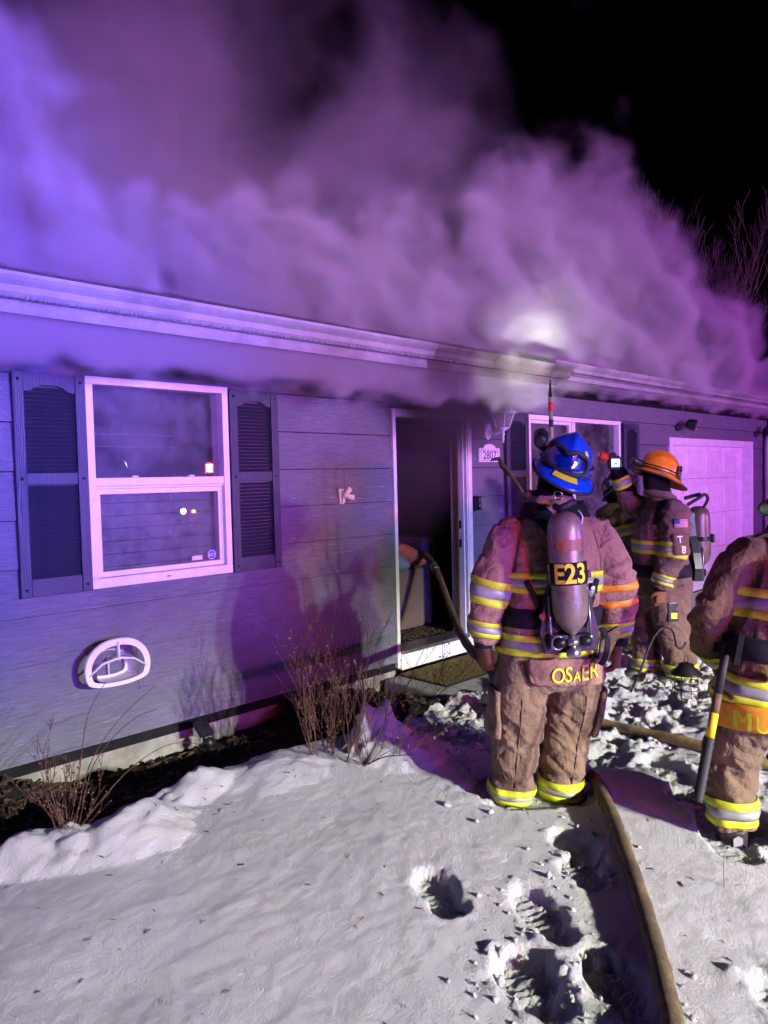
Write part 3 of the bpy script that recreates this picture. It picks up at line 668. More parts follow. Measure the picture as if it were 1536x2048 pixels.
# --- eaves: soffit, fascia, gutters, roof
EX = 6.15
MB().box((X0-.3, -.60, SOF), (EX, .0015, SOF+.02)).build("soffit", M["soffit_white"], house)
MB().box((EX+.002, -.46, SOF+.10), (X1+.25, .0015, SOF+.12)).build("soffit", M["soffit_white"], house)
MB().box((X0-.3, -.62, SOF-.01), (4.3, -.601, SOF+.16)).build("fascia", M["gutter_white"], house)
MB().box((4.302, -.62, SOF-.01), (EX, -.601, SOF+.16)).build("fascia", M["gutter_dark"], house)
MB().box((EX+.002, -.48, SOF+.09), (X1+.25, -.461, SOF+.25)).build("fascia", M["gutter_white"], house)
MB().box((EX-.02, -.60, SOF-.012), (EX+.001, .0, SOF+.16)).build("fascia_return", M["soffit_white"], house)
def gutter(x0, x1, yb, zt, name="gutter", mat="gutter_white"):
    prof = [(0, -.002), (0, -.105), (-.055, -.108), (-.075, -.085), (-.082, -.055), (-.105, -.035), (-.118, -.018), (-.122, -.0), (-.112, .004), (-.105, -.004), (-.10, -.02), (-.075, -.045), (-.066, -.08), (-.05, -.098), (-.006, -.098), (-.006, -.002)]
    n = len(prof); vs = [(x0, yb+p, zt+z) for p, z in prof]+[(x1, yb+p, zt+z) for p, z in prof]
    fs = [(i, (i+1) % n, n+(i+1) % n, n+i) for i in range(n)]
    fs += [tuple(range(n-1, -1, -1)), tuple(range(n, 2*n))]
    ec = [(x1-.001, yb+p, zt+z) for p, z in prof[:9]]; b = MB().add(vs, fs); b.add(ec, [tuple(range(9))]); ec0 = [(x0+.001, yb+p, zt+z) for p, z in prof[:9]]; b.add(ec0, [tuple(range(9))])
    return b.build(name, M[mat], house)
gutter(X0-.3, 4.30, -.622, 2.682); gutter(4.302, EX+.12, -.6215, 2.681, mat="gutter_dark"); gutter(EX+.02, X1+.2, -.482, 2.762)
# icicle-like frozen drip fringe along the gutter lip
ic = MB()
for i in range(420):
    x = random.uniform(1.0, 4.6); L = random.uniform(.004, .022); r = random.uniform(.0015, .0035); ic.lathe([(r, 0), (r*.7, -L*.6), (.0004, -L)], 5, mat=xf((x, -.622-.070, 2.682-.1)))
tag(ic.build("frost_fringe", M["snow"], house), kind="stuff")
def roof(x0, x1, ye, ze, sl=.33):
    pieces = MB(); n = 16; d = .30; yy = ye
    for i in range(n):
        z = ze+(yy-ye)*sl; pieces.box((x0, yy, z), (x1, yy+d+.03, z+.012)); 
        vs = [(x0, yy, z), (x1, yy, z), (x1, yy+d+.02, z+(d+.02)*sl), (x0, yy+d+.02, z+(d+.02)*sl)]
        yy += d
    b = MB(); yy = ye
    for i in range(n):
        z = ze+(yy-ye)*sl; b.add([(x0, yy, z+.012), (x1, yy, z+.012), (x1, yy+d+.02, z+.004+(d+.02)*sl), (x0, yy+d+.02, z+.004+(d+.02)*sl), (x0, yy, z), (x1, yy, z)], [(0, 1, 2, 3), (4, 5, 1, 0)]); yy += d
    b.build("roof_shingles", M["roof_shingle"], house)
roof(X0-.3, EX+.02, -.66, 2.69); roof(EX+.021, X1+.25, -.52, 2.77)
MB().add([(X0-.3, -.6, 2.66), (X1+.25, -.6, 2.66), (X1+.25, 4, 4.15), (X0-.3, 4, 4.15), (X0-.3, 8.6, 2.66), (X1+.25, 8.6, 2.66)], [(0, 1, 2, 3), (3, 2, 5, 4)]).build("roof_deck", M["sheathing"], house)
# downspout at the far corner
b = MB(); b.tube([(X1+.05, -.54, 2.655), (X1+.05, -.54, 2.56), (X1+.02, -.40, 2.44), (X1-.14, -.09, 2.25), (X1-.15, -.075, 2.17), (X1-.15, -.075, -.05)], .042, 8); b.build("downspout", M["gutter_white"], house)

# --- inside
MB().box((X0+.15, .145, -.05), (9.7, 7.9, .128)).build("room_floor", M["carpet"], house)
MB().box((X0+.15, .145, 2.53), (X1-.15, 7.9, 2.60)).build("room_ceiling", M["interior_wall"], house)
MB().box((X0+.15, 3.6, .13), (9.7, 3.7, 2.529)).build("room_wall", M["interior_wall"], house)
MB().box((9.6, .145, -.2), (9.75, 7.9, 2.529)).build("room_wall", M["interior_wall"], house)
# ------------------------------------------------------------------ things on and by the house
# armchair inside the doorway
ac = empty("armchair", (5.3, .62, .13), label="tan upholstered armchair seen through the open doorway", cat="armchair")
MB().box((-.42, 0, .04), (.36, .80, .46), bev=.05).build("seat", M["sofa_fabric"], ac)
MB().box((-.58, -.02, .0), (.28, .14, .62), bev=.06).build("arm", M["sofa_fabric"], ac)
MB().box((-.47, .68, .0), (.40, .86, .64), bev=.06).build("arm", M["sofa_fabric"], ac)
MB().box((.30, .0, .0), (.50, .84, .92), bev=.07).build("backrest", M["sofa_fabric"], ac)
def pillow(name, loc, s, rot, mat):
    bm = bmesh.new(); bmesh.ops.create_icosphere(bm, subdivisions=3, radius=1)
    for v in bm.verts:
        p = v.co; q = Vector((math.copysign(abs(p.x)**.6, p.x), math.copysign(abs(p.y)**.6, p.y), p.z*(1-.55*(max(abs(p.x), abs(p.y))**3)))); v.co = q*(1+.05*mnoise.noise(p*4))
    return MB().bm(bm, 0, True, xf((0, 0, 0), (0, 0, 0), s)).build(name, mat, None, loc=loc, rot=rot)
tag(pillow("cushion", (5.12, .70, .85), (.24, .20, .10), (.3, .2, .3), M["cushion_teal"]), "teal cushion lying on the armchair arm", "cushion")
tag(pillow("cushion", (5.42, .72, .86), (.20, .16, .09), (-.3, .5, -.5), M["cushion_rust"]), "rust red cushion lying beside the teal one", "cushion")
tag(chips("floor_debris", 240, (4.6, 5.6, .1, .6), M["mulch_chip"], .018), "dark debris strewn on the floor inside the door", "debris", kind="stuff")
bpy.data.objects["floor_debris"].location.z = .128+.16

# step and mat
tag(MB().box((4.30, -1.05, -.30), (6.25, -.045, -.055), bev=.02).build("door_step", M["concrete"]), "low concrete step in front of the open door", "step")
mt = NT("mat_coir"); c_ = mt.coord(); n_ = mt.noise(c_, 55, 5, .75); mt.pbsdf(mt.ramp(n_, [(.35, (.05, .036, .012)), (.5, (.16, .12, .045)), (.72, (.36, .31, .18))]), 1.0, 0, mt.bump(n_, 1.0, .02), .1); M["coir"] = mt.mat
bm = bmesh.new(); bmesh.ops.create_grid(bm, x_segments=70, y_segments=36, size=.5)
for v in bm.verts: v.co = Vector((v.co.x*1.22, v.co.y*.54, .012+.010*mnoise.noise(v.co*38)+.006*mnoise.noise(v.co*90)))
m_ = MB().bm(bm, 0, True, xf((5.10, -.325, -.052))); m_.box((4.48, -.605, -.054), (5.72, -.045, -.046), 1); tag(m_.build("doormat", [M["coir"], M["black_rubber"]]), "worn coir doormat flecked with snow on the step", "doormat")

# coach lantern
ln = empty("wall_lantern", (5.83, -.025, 2.10), label="white coach lantern on a curved bracket right of the door", cat="wall lamp")
pl = [(.055*math.cos(a), .085*math.sin(a)) for a in np.linspace(0, 2*math.pi, 9)[:-1]]
MB().prism(pl, -.012, 0).prism([(x*.72, z*.72) for x, z in pl], -.024, -.0125).build("backplate", M["vinyl_white"], ln)
MB().tube(catmull([(0, -.02, .0), (0, -.08, -.03), (0, -.14, -.02), (0, -.19, .01)], 4), .012, 8).build("bracket", M["vinyl_white"], ln)
c0 = Vector((0, -.19, 0))
MB().lathe([(.012, -.12), (.006, -.10), (.014, -.085), (.008, -.06), (.018, -.045), (.012, -.01), (.035, .0), (.045, .02)], 12, mat=xf(c0)).build("finial_stem", M["vinyl_white"], ln)
b = MB(); bot, top, hb, ht = .042, .078, .022, .165
for i in range(4):
    a = math.pi/4+i*math.pi/2; a2 = a+math.pi/2; d1 = Vector((math.cos(a), math.sin(a), 0))*1.414; d2 = Vector((math.cos(a2), math.sin(a2), 0))*1.414
    b.tube([c0+d1*bot+Vector((0, 0, hb)), c0+d1*top+Vector((0, 0, ht))], .006, 6)
    b.tube([c0+d1*bot+Vector((0, 0, hb)), c0+d2*bot+Vector((0, 0, hb))], .006, 6); b.tube([c0+d1*top+Vector((0, 0, ht)), c0+d2*top+Vector((0, 0, ht))], .006, 6)
b.build("lantern_frame", M["vinyl_white"], ln)
for i in range(4):
    a = math.pi/4+i*math.pi/2; a2 = a+math.pi/2; d1 = Vector((math.cos(a), math.sin(a), 0))*1.41; d2 = Vector((math.cos(a2), math.sin(a2), 0))*1.41
    MB().add([c0+d1*bot+Vector((0, 0, hb)), c0+d2*bot+Vector((0, 0, hb)), c0+d2*top+Vector((0, 0, ht)), c0+d1*top+Vector((0, 0, ht))], [(0, 1, 2, 3)]).build("glass_pane", M["clear"], ln)
MB().lathe([(.142, .163), (.135, .172), (.105, .20), (.085, .235), (.05, .265), (.02, .275), (.012, .29), (.014, .30), (.002, .315)], 4, mat=c0 and Matrix.Translation(c0) @ Matrix.Rotation(math.pi/4, 4, 'Z'), sm=False).build("lantern_roof", M["vinyl_white"], ln)

# house number plaque
pq = empty("house_number_plaque", (5.842, -.022, 1.80), label="white arched house number plaque reading 2807 beside the door", cat="sign")
ol = [(-.165, 0), (.165, 0), (.165, .135), (.10, .135)]+[(.10*math.cos(a), .135+.042*math.sin(a)) for a in np.linspace(.15, math.pi-.15, 9)]+[(-.10, .135), (-.165, .135)]
MB().prism(ol, -.018, 0).build("plate", M["plaque_white"], pq)
vs, fs = text_shape("2807", .112, .012); MB().add([(v.x*.98, -.0195, .028+v.y) for v in vs], fs).build("numerals", M["letter_navy"], pq)
b = MB()
for i in range(13):
    for zz in (.012, .115):
        x = -.125+i*.0208; b.prism([(x-.007, zz), (x, zz-.004), (x+.007, zz), (x, zz+.006)], -.0197, -.0185)
for i in range(5):
    for xx in (-.135, .135):
        z = .024+i*.02; b.prism([(xx-.006, z), (xx, z-.006), (xx+.006, z), (xx, z+.006)], -.0197, -.0185)
b.build("border_pattern", M["letter_navy"], pq)

# door bell
db = empty("door_bell", (5.628, -.022, 1.40), label="black video door bell beside the door casing", cat="door bell")
MB().prism([(-.03, -.075), (.0, -.075), (.0, .075), (-.03, .075)], -.02, 0).box((-.004, -.045, -.068), (.034, 0, .068), bev=.006).build("housing", M["black_plastic"], db)
MB().lathe([(.014, 0), (.014, .003), (.010, .004), (.002, .004)], 16, mat=xf((.015, -.045, -.025), (math.pi/2, 0, 0))).build("button", M["steel"], db)
MB().lathe([(.010, 0), (.008, .004), (.001, .006)], 14, mat=xf((.015, -.045, .035), (math.pi/2, 0, 0))).build("camera_lens", M["clear"], db)

# flag pole bracket
fb = empty("flag_bracket", (3.905, -.02, 1.525), label="white two-way flag pole bracket screwed to the siding", cat="bracket")
b = MB(); b.prism([(-.022, -.062), (.022, -.062), (.034, .058), (-.034, .058)], -.008, 0); b.prism([(-.012, -.055), (.012, -.055), (.014, .05), (-.014, .05)], -.03, -.0085); b.build("plate", M["vinyl_white"], fb)
def socket(d, L, r):
    m = orient((0, -.028, .0), d); MB().lathe([(r*.75, 0), (r, .015), (r, L), (r*.74, L), (r*.74, .02)], 14, mat=m, caps=False).build("socket", M["vinyl_white"], fb)
socket((.25, -.75, .75), .085, .021); socket((.55, -.75, -.15), .085, .021)
for zz in (-.05, .045): MB().lathe([(.005, 0), (.004, .003)], 8, mat=xf((-.0, -.031 if zz > 0 else -.0305, zz), (math.pi/2, 0, 0))).build("screw", M["black_metal"], fb)

# garden hose hanger
hh = empty("hose_hanger", (1.93, -.018, .545), label="white plastic garden hose hanger on the wall under the window", cat="hose hanger")
def dshape(rx, rz, n=40, flat=-.42):
    out = []
    for i in range(n):
        a = 2*math.pi*i/n; x = rx*math.copysign(abs(math.cos(a))**.85, math.cos(a)); z = rz*math.sin(a); z = z if z > flat*rz*1.0 else flat*rz+(z-flat*rz)*.35; out.append((x, z))
    return out
def ring(outer, inner, y0, y1):
    n = len(outer); vs = [(x, y0, z) for x, z in outer]+[(x, y0, z) for x, z in inner]+[(x, y1, z) for x, z in outer]+[(x, y1, z) for x, z in inner]; fs = []
    for i in range(n):
        j = (i+1) % n; fs += [(i, j, n+j, n+i), (2*n+i, 3*n+i, 3*n+j, 2*n+j), (i, 2*n+i, 2*n+j, j), (n+i, n+j, 3*n+j, 3*n+i)]
    return vs, fs
o1 = dshape(.205, .175); i1 = dshape(.168, .138); i2 = dshape(.165, .135)
b = MB(); b.add(*ring(o1, i1, -.165, -.150)); b.tube([(x*.97, -.15, z*.97) for x, z in o1]+[(o1[0][0]*.97, -.15, o1[0][1]*.97)], .009, 8)
# front face spokes
b.tube([(0, -.158, .16), (0, -.158, .045)], [.022, .03], 8, flat=.35)
b.tube([(-.18, -.158, -.02), (-.10, -.158, .04), (0, -.158, .06), (.10, -.158, .04), (.18, -.158, -.02)], [.018, .02, .026, .02, .018], 8, flat=.35)
b.build("front_rim", M["vinyl_white"], hh)
b = MB(); sh = dshape(.130, .105); n = len(sh)
vs = [(x, -.150, z-.02) for x, z in sh]+[(x, -.02, z-.02) for x, z in sh]; top = [i for i in range(n) if sh[i][1] > -.03]
b.add(vs, [(i, (i+1) % n, n+(i+1) % n, n+i) for i in range(n)], 0, True); b.build("saddle", M["vinyl_white"], hh)
b = MB(); b.add(*ring([(x, z-.02) for x, z in dshape(.135, .11)], [(x*.78, z*.72-.02) for x, z in dshape(.135, .11)], -.020, -.005)); b.tube([(0, -.012, .07), (0, -.012, -.07)], .014, 8, flat=.4); b.build("wall_plate", M["vinyl_white"], hh)

# flood lights over the garage door
def flood(loc, label, tilt):
    r = empty("flood_light", loc, label=label, cat="outdoor light")
    MB().lathe([(.055, 0), (.055, .018), (.04, .03)], 18, mat=xf((0, 0, 0), (math.pi/2, 0, 0))).build("mount", M["black_plastic"], r)
    MB().tube([(0, -.02, 0), (.03, -.07, .02), (.06, -.10, .03)], .014, 8).build("arm", M["black_plastic"], r)
    hd = MB().lathe([(.03, -.06), (.055, -.045), (.075, 0), (.085, .06), (.085, .075), (.075, .08)], 20, mat=orient((.10, -.14, .03), tilt)).build("lamp_head", M["black_plastic"], r)
    m = orient((.10, -.14, .03), tilt)
    for a in (0, 2.1, 4.2): MB().lathe([(.022, .081), (.02, .088), (.004, .091)], 10, mat=m @ xf((.035*math.cos(a), .035*math.sin(a), 0))).build("lens", M["chrome"], hd)
flood((10.17, -.02, 2.29), "black three-lens flood light above the left end of the garage door", (.45, -.8, -.3))
flood((13.24, -.02, 2.27), "black flood light above the right end of the garage door near the downspout", (-.3, -.8, .45))

# solar stake light in the bed
sl = empty("solar_stake_light", (2.47, -.22, snow_z(2.47, -.22)), label="small black solar stake light in the mulch under the window", cat="garden light")
MB().tube([(0, 0, -.02), (0, 0, .15)], .009, 6).build("stake", M["black_plastic"], sl)
MB().box((-.055, -.055, -.012), (.055, .055, .012), bev=.005).build("solar_panel", M["black_plastic"], sl, loc=(.0, .0, .17), rot=(.75, .1, .2))
MB().lathe([(.03, 0), (.035, .05), (.02, .07)], 12, mat=xf((0, -.03, .08), (1.2, 0, 0))).build("lamp_head", M["black_plastic"], sl)

# shepherd hook and lantern
hz = snow_z(5.12, -2.02)
hk = [(-.10, .05, -.06), (.02, 0, .14), (.12, -.03, .33), (.19, -.06, .43), (.25, -.09, .46), (.31, -.12, .43), (.335, -.13, .36), (.35, -.135, .31), (.38, -.15, .285), (.415, -.165, .30), (.425, -.17, .33)]
q = lambda px: px
tag(MB().tube(catmull(hk, 4), .0085, 6).build("shepherd_hook", M["black_metal"], None, loc=(5.06, -1.96, hz+.02)), "black leaning shepherd hook stuck in the snow", "garden hook")
gl = empty("garden_lantern", (5.10, -2.30, snow_z(5.10, -2.30)+.03), label="small black wire-cage lantern standing in the snow", cat="lantern")
MB().lathe([(.012, .25), (.05, .235), (.058, .215), (.105, .175), (.108, .165), (.09, .165), (.01, .17)], 20).build("cap", M["black_metal"], gl)
b = MB()
for i in range(8): a = i*math.pi/4; b.tube([(.082*math.cos(a), .082*math.sin(a), 0), (.082*math.cos(a), .082*math.sin(a), .167)], .0028, 5)
for z in (.005, .06, .11): b.tube([(.082*math.cos(a), .082*math.sin(a), z) for a in np.linspace(0, 2*math.pi, 21)], .003, 5)
b.build("wire_cage", M["black_metal"], gl); MB().lathe([(.018, .0), (.02, .09), (.018, .12), (.004, .13)], 12).build("bulb", M["clear"], gl)
MB().tube([(-.03, 0, .24), (-.03, 0, .275), (0, 0, .30), (.03, 0, .275), (.03, 0, .24)], .003, 5).build("handle", M["black_metal"], gl)
# ------------------------------------------------------------------ firefighters
def loft_into(b, pts, ref=(1, 0, 0), n=22, k=5):
    P = catmull(pts, k); ref = Vector(ref); vs = []; fs = []
    for i, p in enumerate(P):
        t = Vector(P[min(i+1, len(P)-1)][:3])-Vector(P[max(i-1, 0)][:3]); t.normalize()
        a = (ref-t*ref.dot(t)).normalized(); c = t.cross(a)
        for j in range(n):
            an = 2*math.pi*j/n; ca, sa = math.cos(an), math.sin(an); e = .82
            vs.append(Vector(p[:3])+a*p[3]*math.copysign(abs(ca)**e, ca)+c*p[4]*math.copysign(abs(sa)**e, sa))
    m = len(P)
    for i in range(m-1):
        for j in range(n): fs.append((i*n+j, i*n+(j+1) % n, (i+1)*n+(j+1) % n, (i+1)*n+j))
    fs.append(tuple(range(n-1, -1, -1))); fs.append(tuple((m-1)*n+j for j in range(n)))
    b.add(vs, fs, 0, True)

def remeshed(b, voxel, smooth=6, name="body"):
    me = b.mesh("tmp"); o = bpy.data.objects.new("tmp", me); COL.objects.link(o)
    m = o.modifiers.new("r", 'REMESH'); m.mode = 'VOXEL'; m.voxel_size = voxel; m.use_smooth_shade = True
    s = o.modifiers.new("s", 'SMOOTH'); s.factor = .5; s.iterations = smooth
    dg = bpy.context.evaluated_depsgraph_get(); r = bpy.data.meshes.new_from_object(o.evaluated_get(dg)); r.name = name
    bpy.data.objects.remove(o); bpy.data.meshes.remove(me); return r

def displace(me, fn):
    n = len(me.vertices); co = np.empty(n*3); me.vertices.foreach_get("co", co); co = co.reshape(-1, 3)
    no = np.empty(n*3, np.float32); me.vertices.foreach_get("normal", no); no = no.reshape(-1, 3)
    co2 = co+no*fn(co)[:, None]; me.vertices.foreach_set("co", co2.ravel()); me.update(); return co2

def bvh_of(me): return BVHTree.FromPolygons([v.co.copy() for v in me.vertices], [tuple(p.vertices) for p in me.polygons])

STR = [(0, .30, 0), (.30, .70, 1), (.70, 1, 0)]
def band(bvh, parent, p0, p1, t0, t1, rmax, cols, name="reflective_stripe", off=.006, a0=0, a1=360, n=40, ref=(1, 0, 0), stripes=STR, ell=None, tilt=0.0):
    p0, p1 = Vector(p0), Vector(p1); ax = (p1-p0); L = ax.length; ax.normalize(); ref = Vector(ref); a = (ref-ax*ref.dot(ax)).normalized(); c = ax.cross(a); b = MB()
    full = abs(a1-a0) >= 359.9
    def pt(u, an):
        o = p0+ax*(L*(t0+(t1-t0)*u)+tilt*math.cos(an)); d = a*math.cos(an)+c*math.sin(an); h = bvh.ray_cast(o, d); rm = rmax
        if ell: rm = 1.12/math.sqrt((math.cos(an)/ell[0])**2+(math.sin(an)/ell[1])**2)
        r = min(h[3], rm) if h[0] is not None else rm
        return o+d*(r+off)
    for (u0, u1, mi) in stripes:
        rows = []
        for u in (u0, (u0+u1)/2, u1): rows.append([pt(u, math.radians(a0+(a1-a0)*j/n)) for j in range(n+1)])
        # light smoothing along the ring
        for r in rows:
            q = [v.copy() for v in r]
            for j in range(len(r)):
                l = q[j-1] if j > 0 else (q[-2] if full else q[0]); m = q[j+1] if j < len(r)-1 else (q[1] if full else q[-1]); r[j] = (q[j]*2+l+m)/4
        b.grid(rows, mi, True)
    o = b.build(name, cols, parent); md = o.modifiers.new("t", 'SOLIDIFY'); md.thickness = .004; md.offset = 0; return o

def project(bvh, p, d, off, far=1.2, default=None):
    p, d = Vector(p), Vector(d).normalized(); h = bvh.ray_cast(p-d*far, d)
    if h[0] is None: return p if default is None else Vector(default)
    return h[0]-d*off

def patch(bvh, parent, P, d, off, mat, name, thick=.006, solid=True, sm=2):
    """P: grid of points, projected along d onto the body"""
    dn = Vector(d).normalized(); base = [[Vector(p)-dn*Vector(p).dot(dn) for p in row] for row in P]
    D = np.array([[project(bvh, p, d, off).dot(dn) for p in row] for row in P])
    for _ in range(sm):
        E = np.pad(D, 1, mode='edge'); D = .5*D+.125*(E[:-2, 1:-1]+E[2:, 1:-1]+E[1:-1, :-2]+E[1:-1, 2:])
    G = [[base[i][j]+dn*float(D[i, j]) for j in range(len(P[0]))] for i in range(len(P))]
    o = MB().grid(G, 0, True).build(name, mat, parent)
    md = o.modifiers.new("t", 'SOLIDIFY'); md.thickness = thick; md.offset = 0; return o

def patch_text(bvh, parent, s, size, origin, xdir, ydir, d, off, mat, name="lettering", bold=.02, stretch=1.0):
    vs, fs = text_shape(s, size, bold); o, x, y = Vector(origin), Vector(xdir), Vector(ydir)
    return MB().add([project(bvh, o+x*v.x*stretch+y*v.y, d, off) for v in vs], fs).build(name, mat, parent)

def strip(bvh, parent, path, w, d, off, mat, name):
    P = catmull(path, 6); rows = []
    for i, p in enumerate(P):
        t = Vector(P[min(i+1, len(P)-1)])-Vector(P[max(i-1, 0)]); s = t.cross(Vector(d)).normalized(); rows.append([Vector(p)+s*w*u for u in (-.5, -.17, .17, .5)])
    return patch(bvh, parent, rows, d, off, mat, name, .008)

def glove(parent, wrist, hand, palm, thumb, curl=.6, mat=None, size=1.0, cuff=None, fist=False):
    """wrist point; hand: unit direction to the fingers; palm: palm normal; thumb: side of the thumb"""
    w, h, p = Vector(wrist), Vector(hand).normalized(), Vector(palm).normalized(); p = (p-h*p.dot(h)).normalized(); s = h.cross(p).normalized(); s = s if s.dot(Vector(thumb)) > 0 else -s
    S = size; b = MB()
    loft_into(b, [(*(w-h*.03*S), .036*S, .03*S), (*(w+h*.02*S), .036*S, .026*S), (*(w+h*.06*S), .046*S, .024*S), (*(w+h*.105*S), .046*S, .020*S), (*(w+h*.118*S), .040*S, .016*S)], ref=s, n=14, k=3)
    for i, (sx, L) in enumerate(((.034, .078), (.012, .088), (-.011, .082), (-.033, .064))):
        base = w+h*.098*S+s*sx*S; c = curl*(1+.08*i); pts = [base]; ang = 0; q = base
        for seg, f in enumerate((.42, .32, .26)):
            ang += c*(.75 if seg == 0 else 1.0); q = q+(h*math.cos(ang)+p*math.sin(ang))*L*f*S*1.05; pts.append(q)
        b.tube(pts, [.0125*S, .0118*S, .011*S, .0085*S], 8)
    tb = w+h*.035*S+s*.036*S; t1 = tb+(s*.6+h*.6+p*.45).normalized()*.042*S; t2 = t1+(h*.75+p*.65).normalized()*.038*S
    b.tube([tb-s*.012*S, tb, t1, t2], [.016*S, .0155*S, .0135*S, .010*S], 8)
    me = remeshed(b, .0048*S, 3, "glove"); displace(me, lambda c: .0016*fbm(c[:, 0]*60, c[:, 1]*60, c[:, 2]*60, 2, 3))
    return link("glove", me, parent, mat or M["glove_leather"])

def boot(parent, ankle, heading, S=1.0):
    a = Vector(ankle); hd = Vector((math.sin(heading), math.cos(heading), 0)); b = MB(); z = Vector((0, 0, 1)); sd = hd.cross(z)
    base = Vector((a.x, a.y, 0))
    loft_into(b, [(*(a+z*.10), .062, .066), (*(a+z*.0), .058, .064), (*(base+z*.055+hd*.0), .055, .07), (*(base+z*.03), .05, .07)], ref=sd, n=16, k=3)
    loft_into(b, [(*(base-hd*.075+z*.05), .040, .046), (*(base+z*.052), .050, .050), (*(base+hd*.10+z*.048), .054, .046), (*(base+hd*.175+z*.04), .05, .038), (*(base+hd*.215+z*.035), .03, .026)], ref=sd, n=16, k=3)
    return link("boot", remeshed(b, .009, 4, "boot"), parent, M["boot_black"])

# ---- helmet
def dome(az, el, s=1.0, ridge=True, a=.122, bb=.150, hh=.150):
    """az: 0 = front (+y), el 0..90"""
    x = a*math.sin(az)*math.cos(el); y = bb*math.cos(az)*math.cos(el); z = hh*math.sin(el)
    k = 1.0
    if ridge:
        k += .085*math.exp(-(x/.020)**2)*min(1, max(0, (el-.25)/.4)) + .03*math.exp(-((abs(math.degrees(math.atan2(x, z+1e-6)))-42)/9)**2)*min(1, max(0, (el-.2)/.4))
    return Vector((x*s*k, y*s*k, z*s*(k if z > .02 else 1)))
def helmet(parent, mtx, shell, trims, style='rescue', name="helmet"):
    r = empty(name); r.parent = parent; r.matrix_local = mtx
    n, m = 64, 20
    P = [[dome(2*math.pi*j/n, math.pi/2*min(1, i/(m-1))*.999) for j in range(n+1)] for i in range(m)]
    MB().grid(P, 0, True).build("shell", shell, r)
    ext_b, ext_f, ext_s = (.075, .035, .030) if style != 'trad' else (.115, .045, .05)
    def edge(az, k):
        c = math.cos(az); e = ext_s+(ext_f-ext_s)*max(0, c)**2+(ext_b-ext_s)*max(0, -c)**2
        p = dome(az, 0, 1.0, False); d = Vector((p.x/.122**2, p.y/.150**2, 0)).normalized()
        return p+d*e*k+Vector((0, 0, -.038*k*(.5+.5*max(0, -c)) - .012*k + .004*math.sin(k*3.14)))
    rows = [[edge(2*math.pi*j/n, k) for j in range(n+1)] for k in (-.05, .25, .5, .75, 1.0)]
    o = MB().grid(rows, 0, True).build("brim", shell, r); md = o.modifiers.new("t", 'SOLIDIFY'); md.thickness = .005
    MB().tube([edge(2*math.pi*j/n, 1.0) for j in range(n+1)], .0065, 8, caps=False).build("edge_trim", M["black_rubber"], r)
    MB().tube([dome(2*math.pi*j/n, .05, 1.012, False) for j in range(n+1)], .008, 8, caps=False, flat=.5).build("band", M["black_rubber"], r)
    for (az0, az1, e0, e1, mm) in trims:
        G = [[dome(math.radians(az0+(az1-az0)*i/6+(4 if j else -4)*(1 if i in (0,) else -1 if i == 6 else 0)), math.radians(e0+(e1-e0)*j/3), 1.012) for i in range(7)] for j in range(4)]
        MB().grid(G, 0, True).build("reflective_mark", M[mm], r)
    return r
def goggles(hm, az, el0=16, spread=46):
    """goggles strapped round the helmet, lens centred at azimuth az"""
    pts = []
    for i in range(40):
        t = 2*math.pi*i/40; u = math.copysign(abs(math.cos(t))**.6, math.cos(t)); v = 1.25*math.copysign(abs(math.sin(t))**.7, math.sin(t))
        nose = .45*math.exp(-(u/.22)**2) if v > 0 else 0
        pts.append((math.radians(az+spread*u), math.radians(el0+15*v*(1-nose)*(1-.12*abs(u)))))
    loop = [dome(a, e, 1.055) for a, e in pts]; loop.append(loop[0])
    g = MB().tube(loop, .0105, 8, caps=False).build("goggles", M["black_rubber"], hm)
    c = dome(math.radians(az), math.radians(el0), 1.06)
    lens = MB(); n = len(pts); vs = [c]+[dome(a, e, 1.06) for a, e in pts]+[dome(math.radians(az)+(a-math.radians(az))*.5, math.radians(el0)+(e-math.radians(el0))*.5, 1.075) for a, e in pts]
    fs = [(0, n+1+i, n+1+(i+1) % n) for i in range(n)]+[(n+1+i, 1+i, 1+(i+1) % n, n+1+(i+1) % n) for i in range(n)]
    lens.add(vs, fs, 0, True).build("lens", M["goggle_lens"], g)
    rest = [dome(math.radians(az+spread+ (360-2*spread)*i/30), math.radians(el0-4), 1.03) for i in range(31)]
    MB().tube(rest, .010, 8, flat=.35).build("strap", M["webbing"], g)
    return g
_t = NT("goggle_lens"); _tr = _t.n("BsdfTransparent", {0: (.62, .62, .68, 1)}); _gl = _t.n("BsdfGlossy", {0: (.9, .9, .95, 1), 1: .06}); _mx = _t.n("MixShader", {0: .14, 1: _tr.outputs[0], 2: _gl.outputs[0]}); _t.l(_mx.outputs[0], _t.out.inputs[0]); M["goggle_lens"] = _t.mat

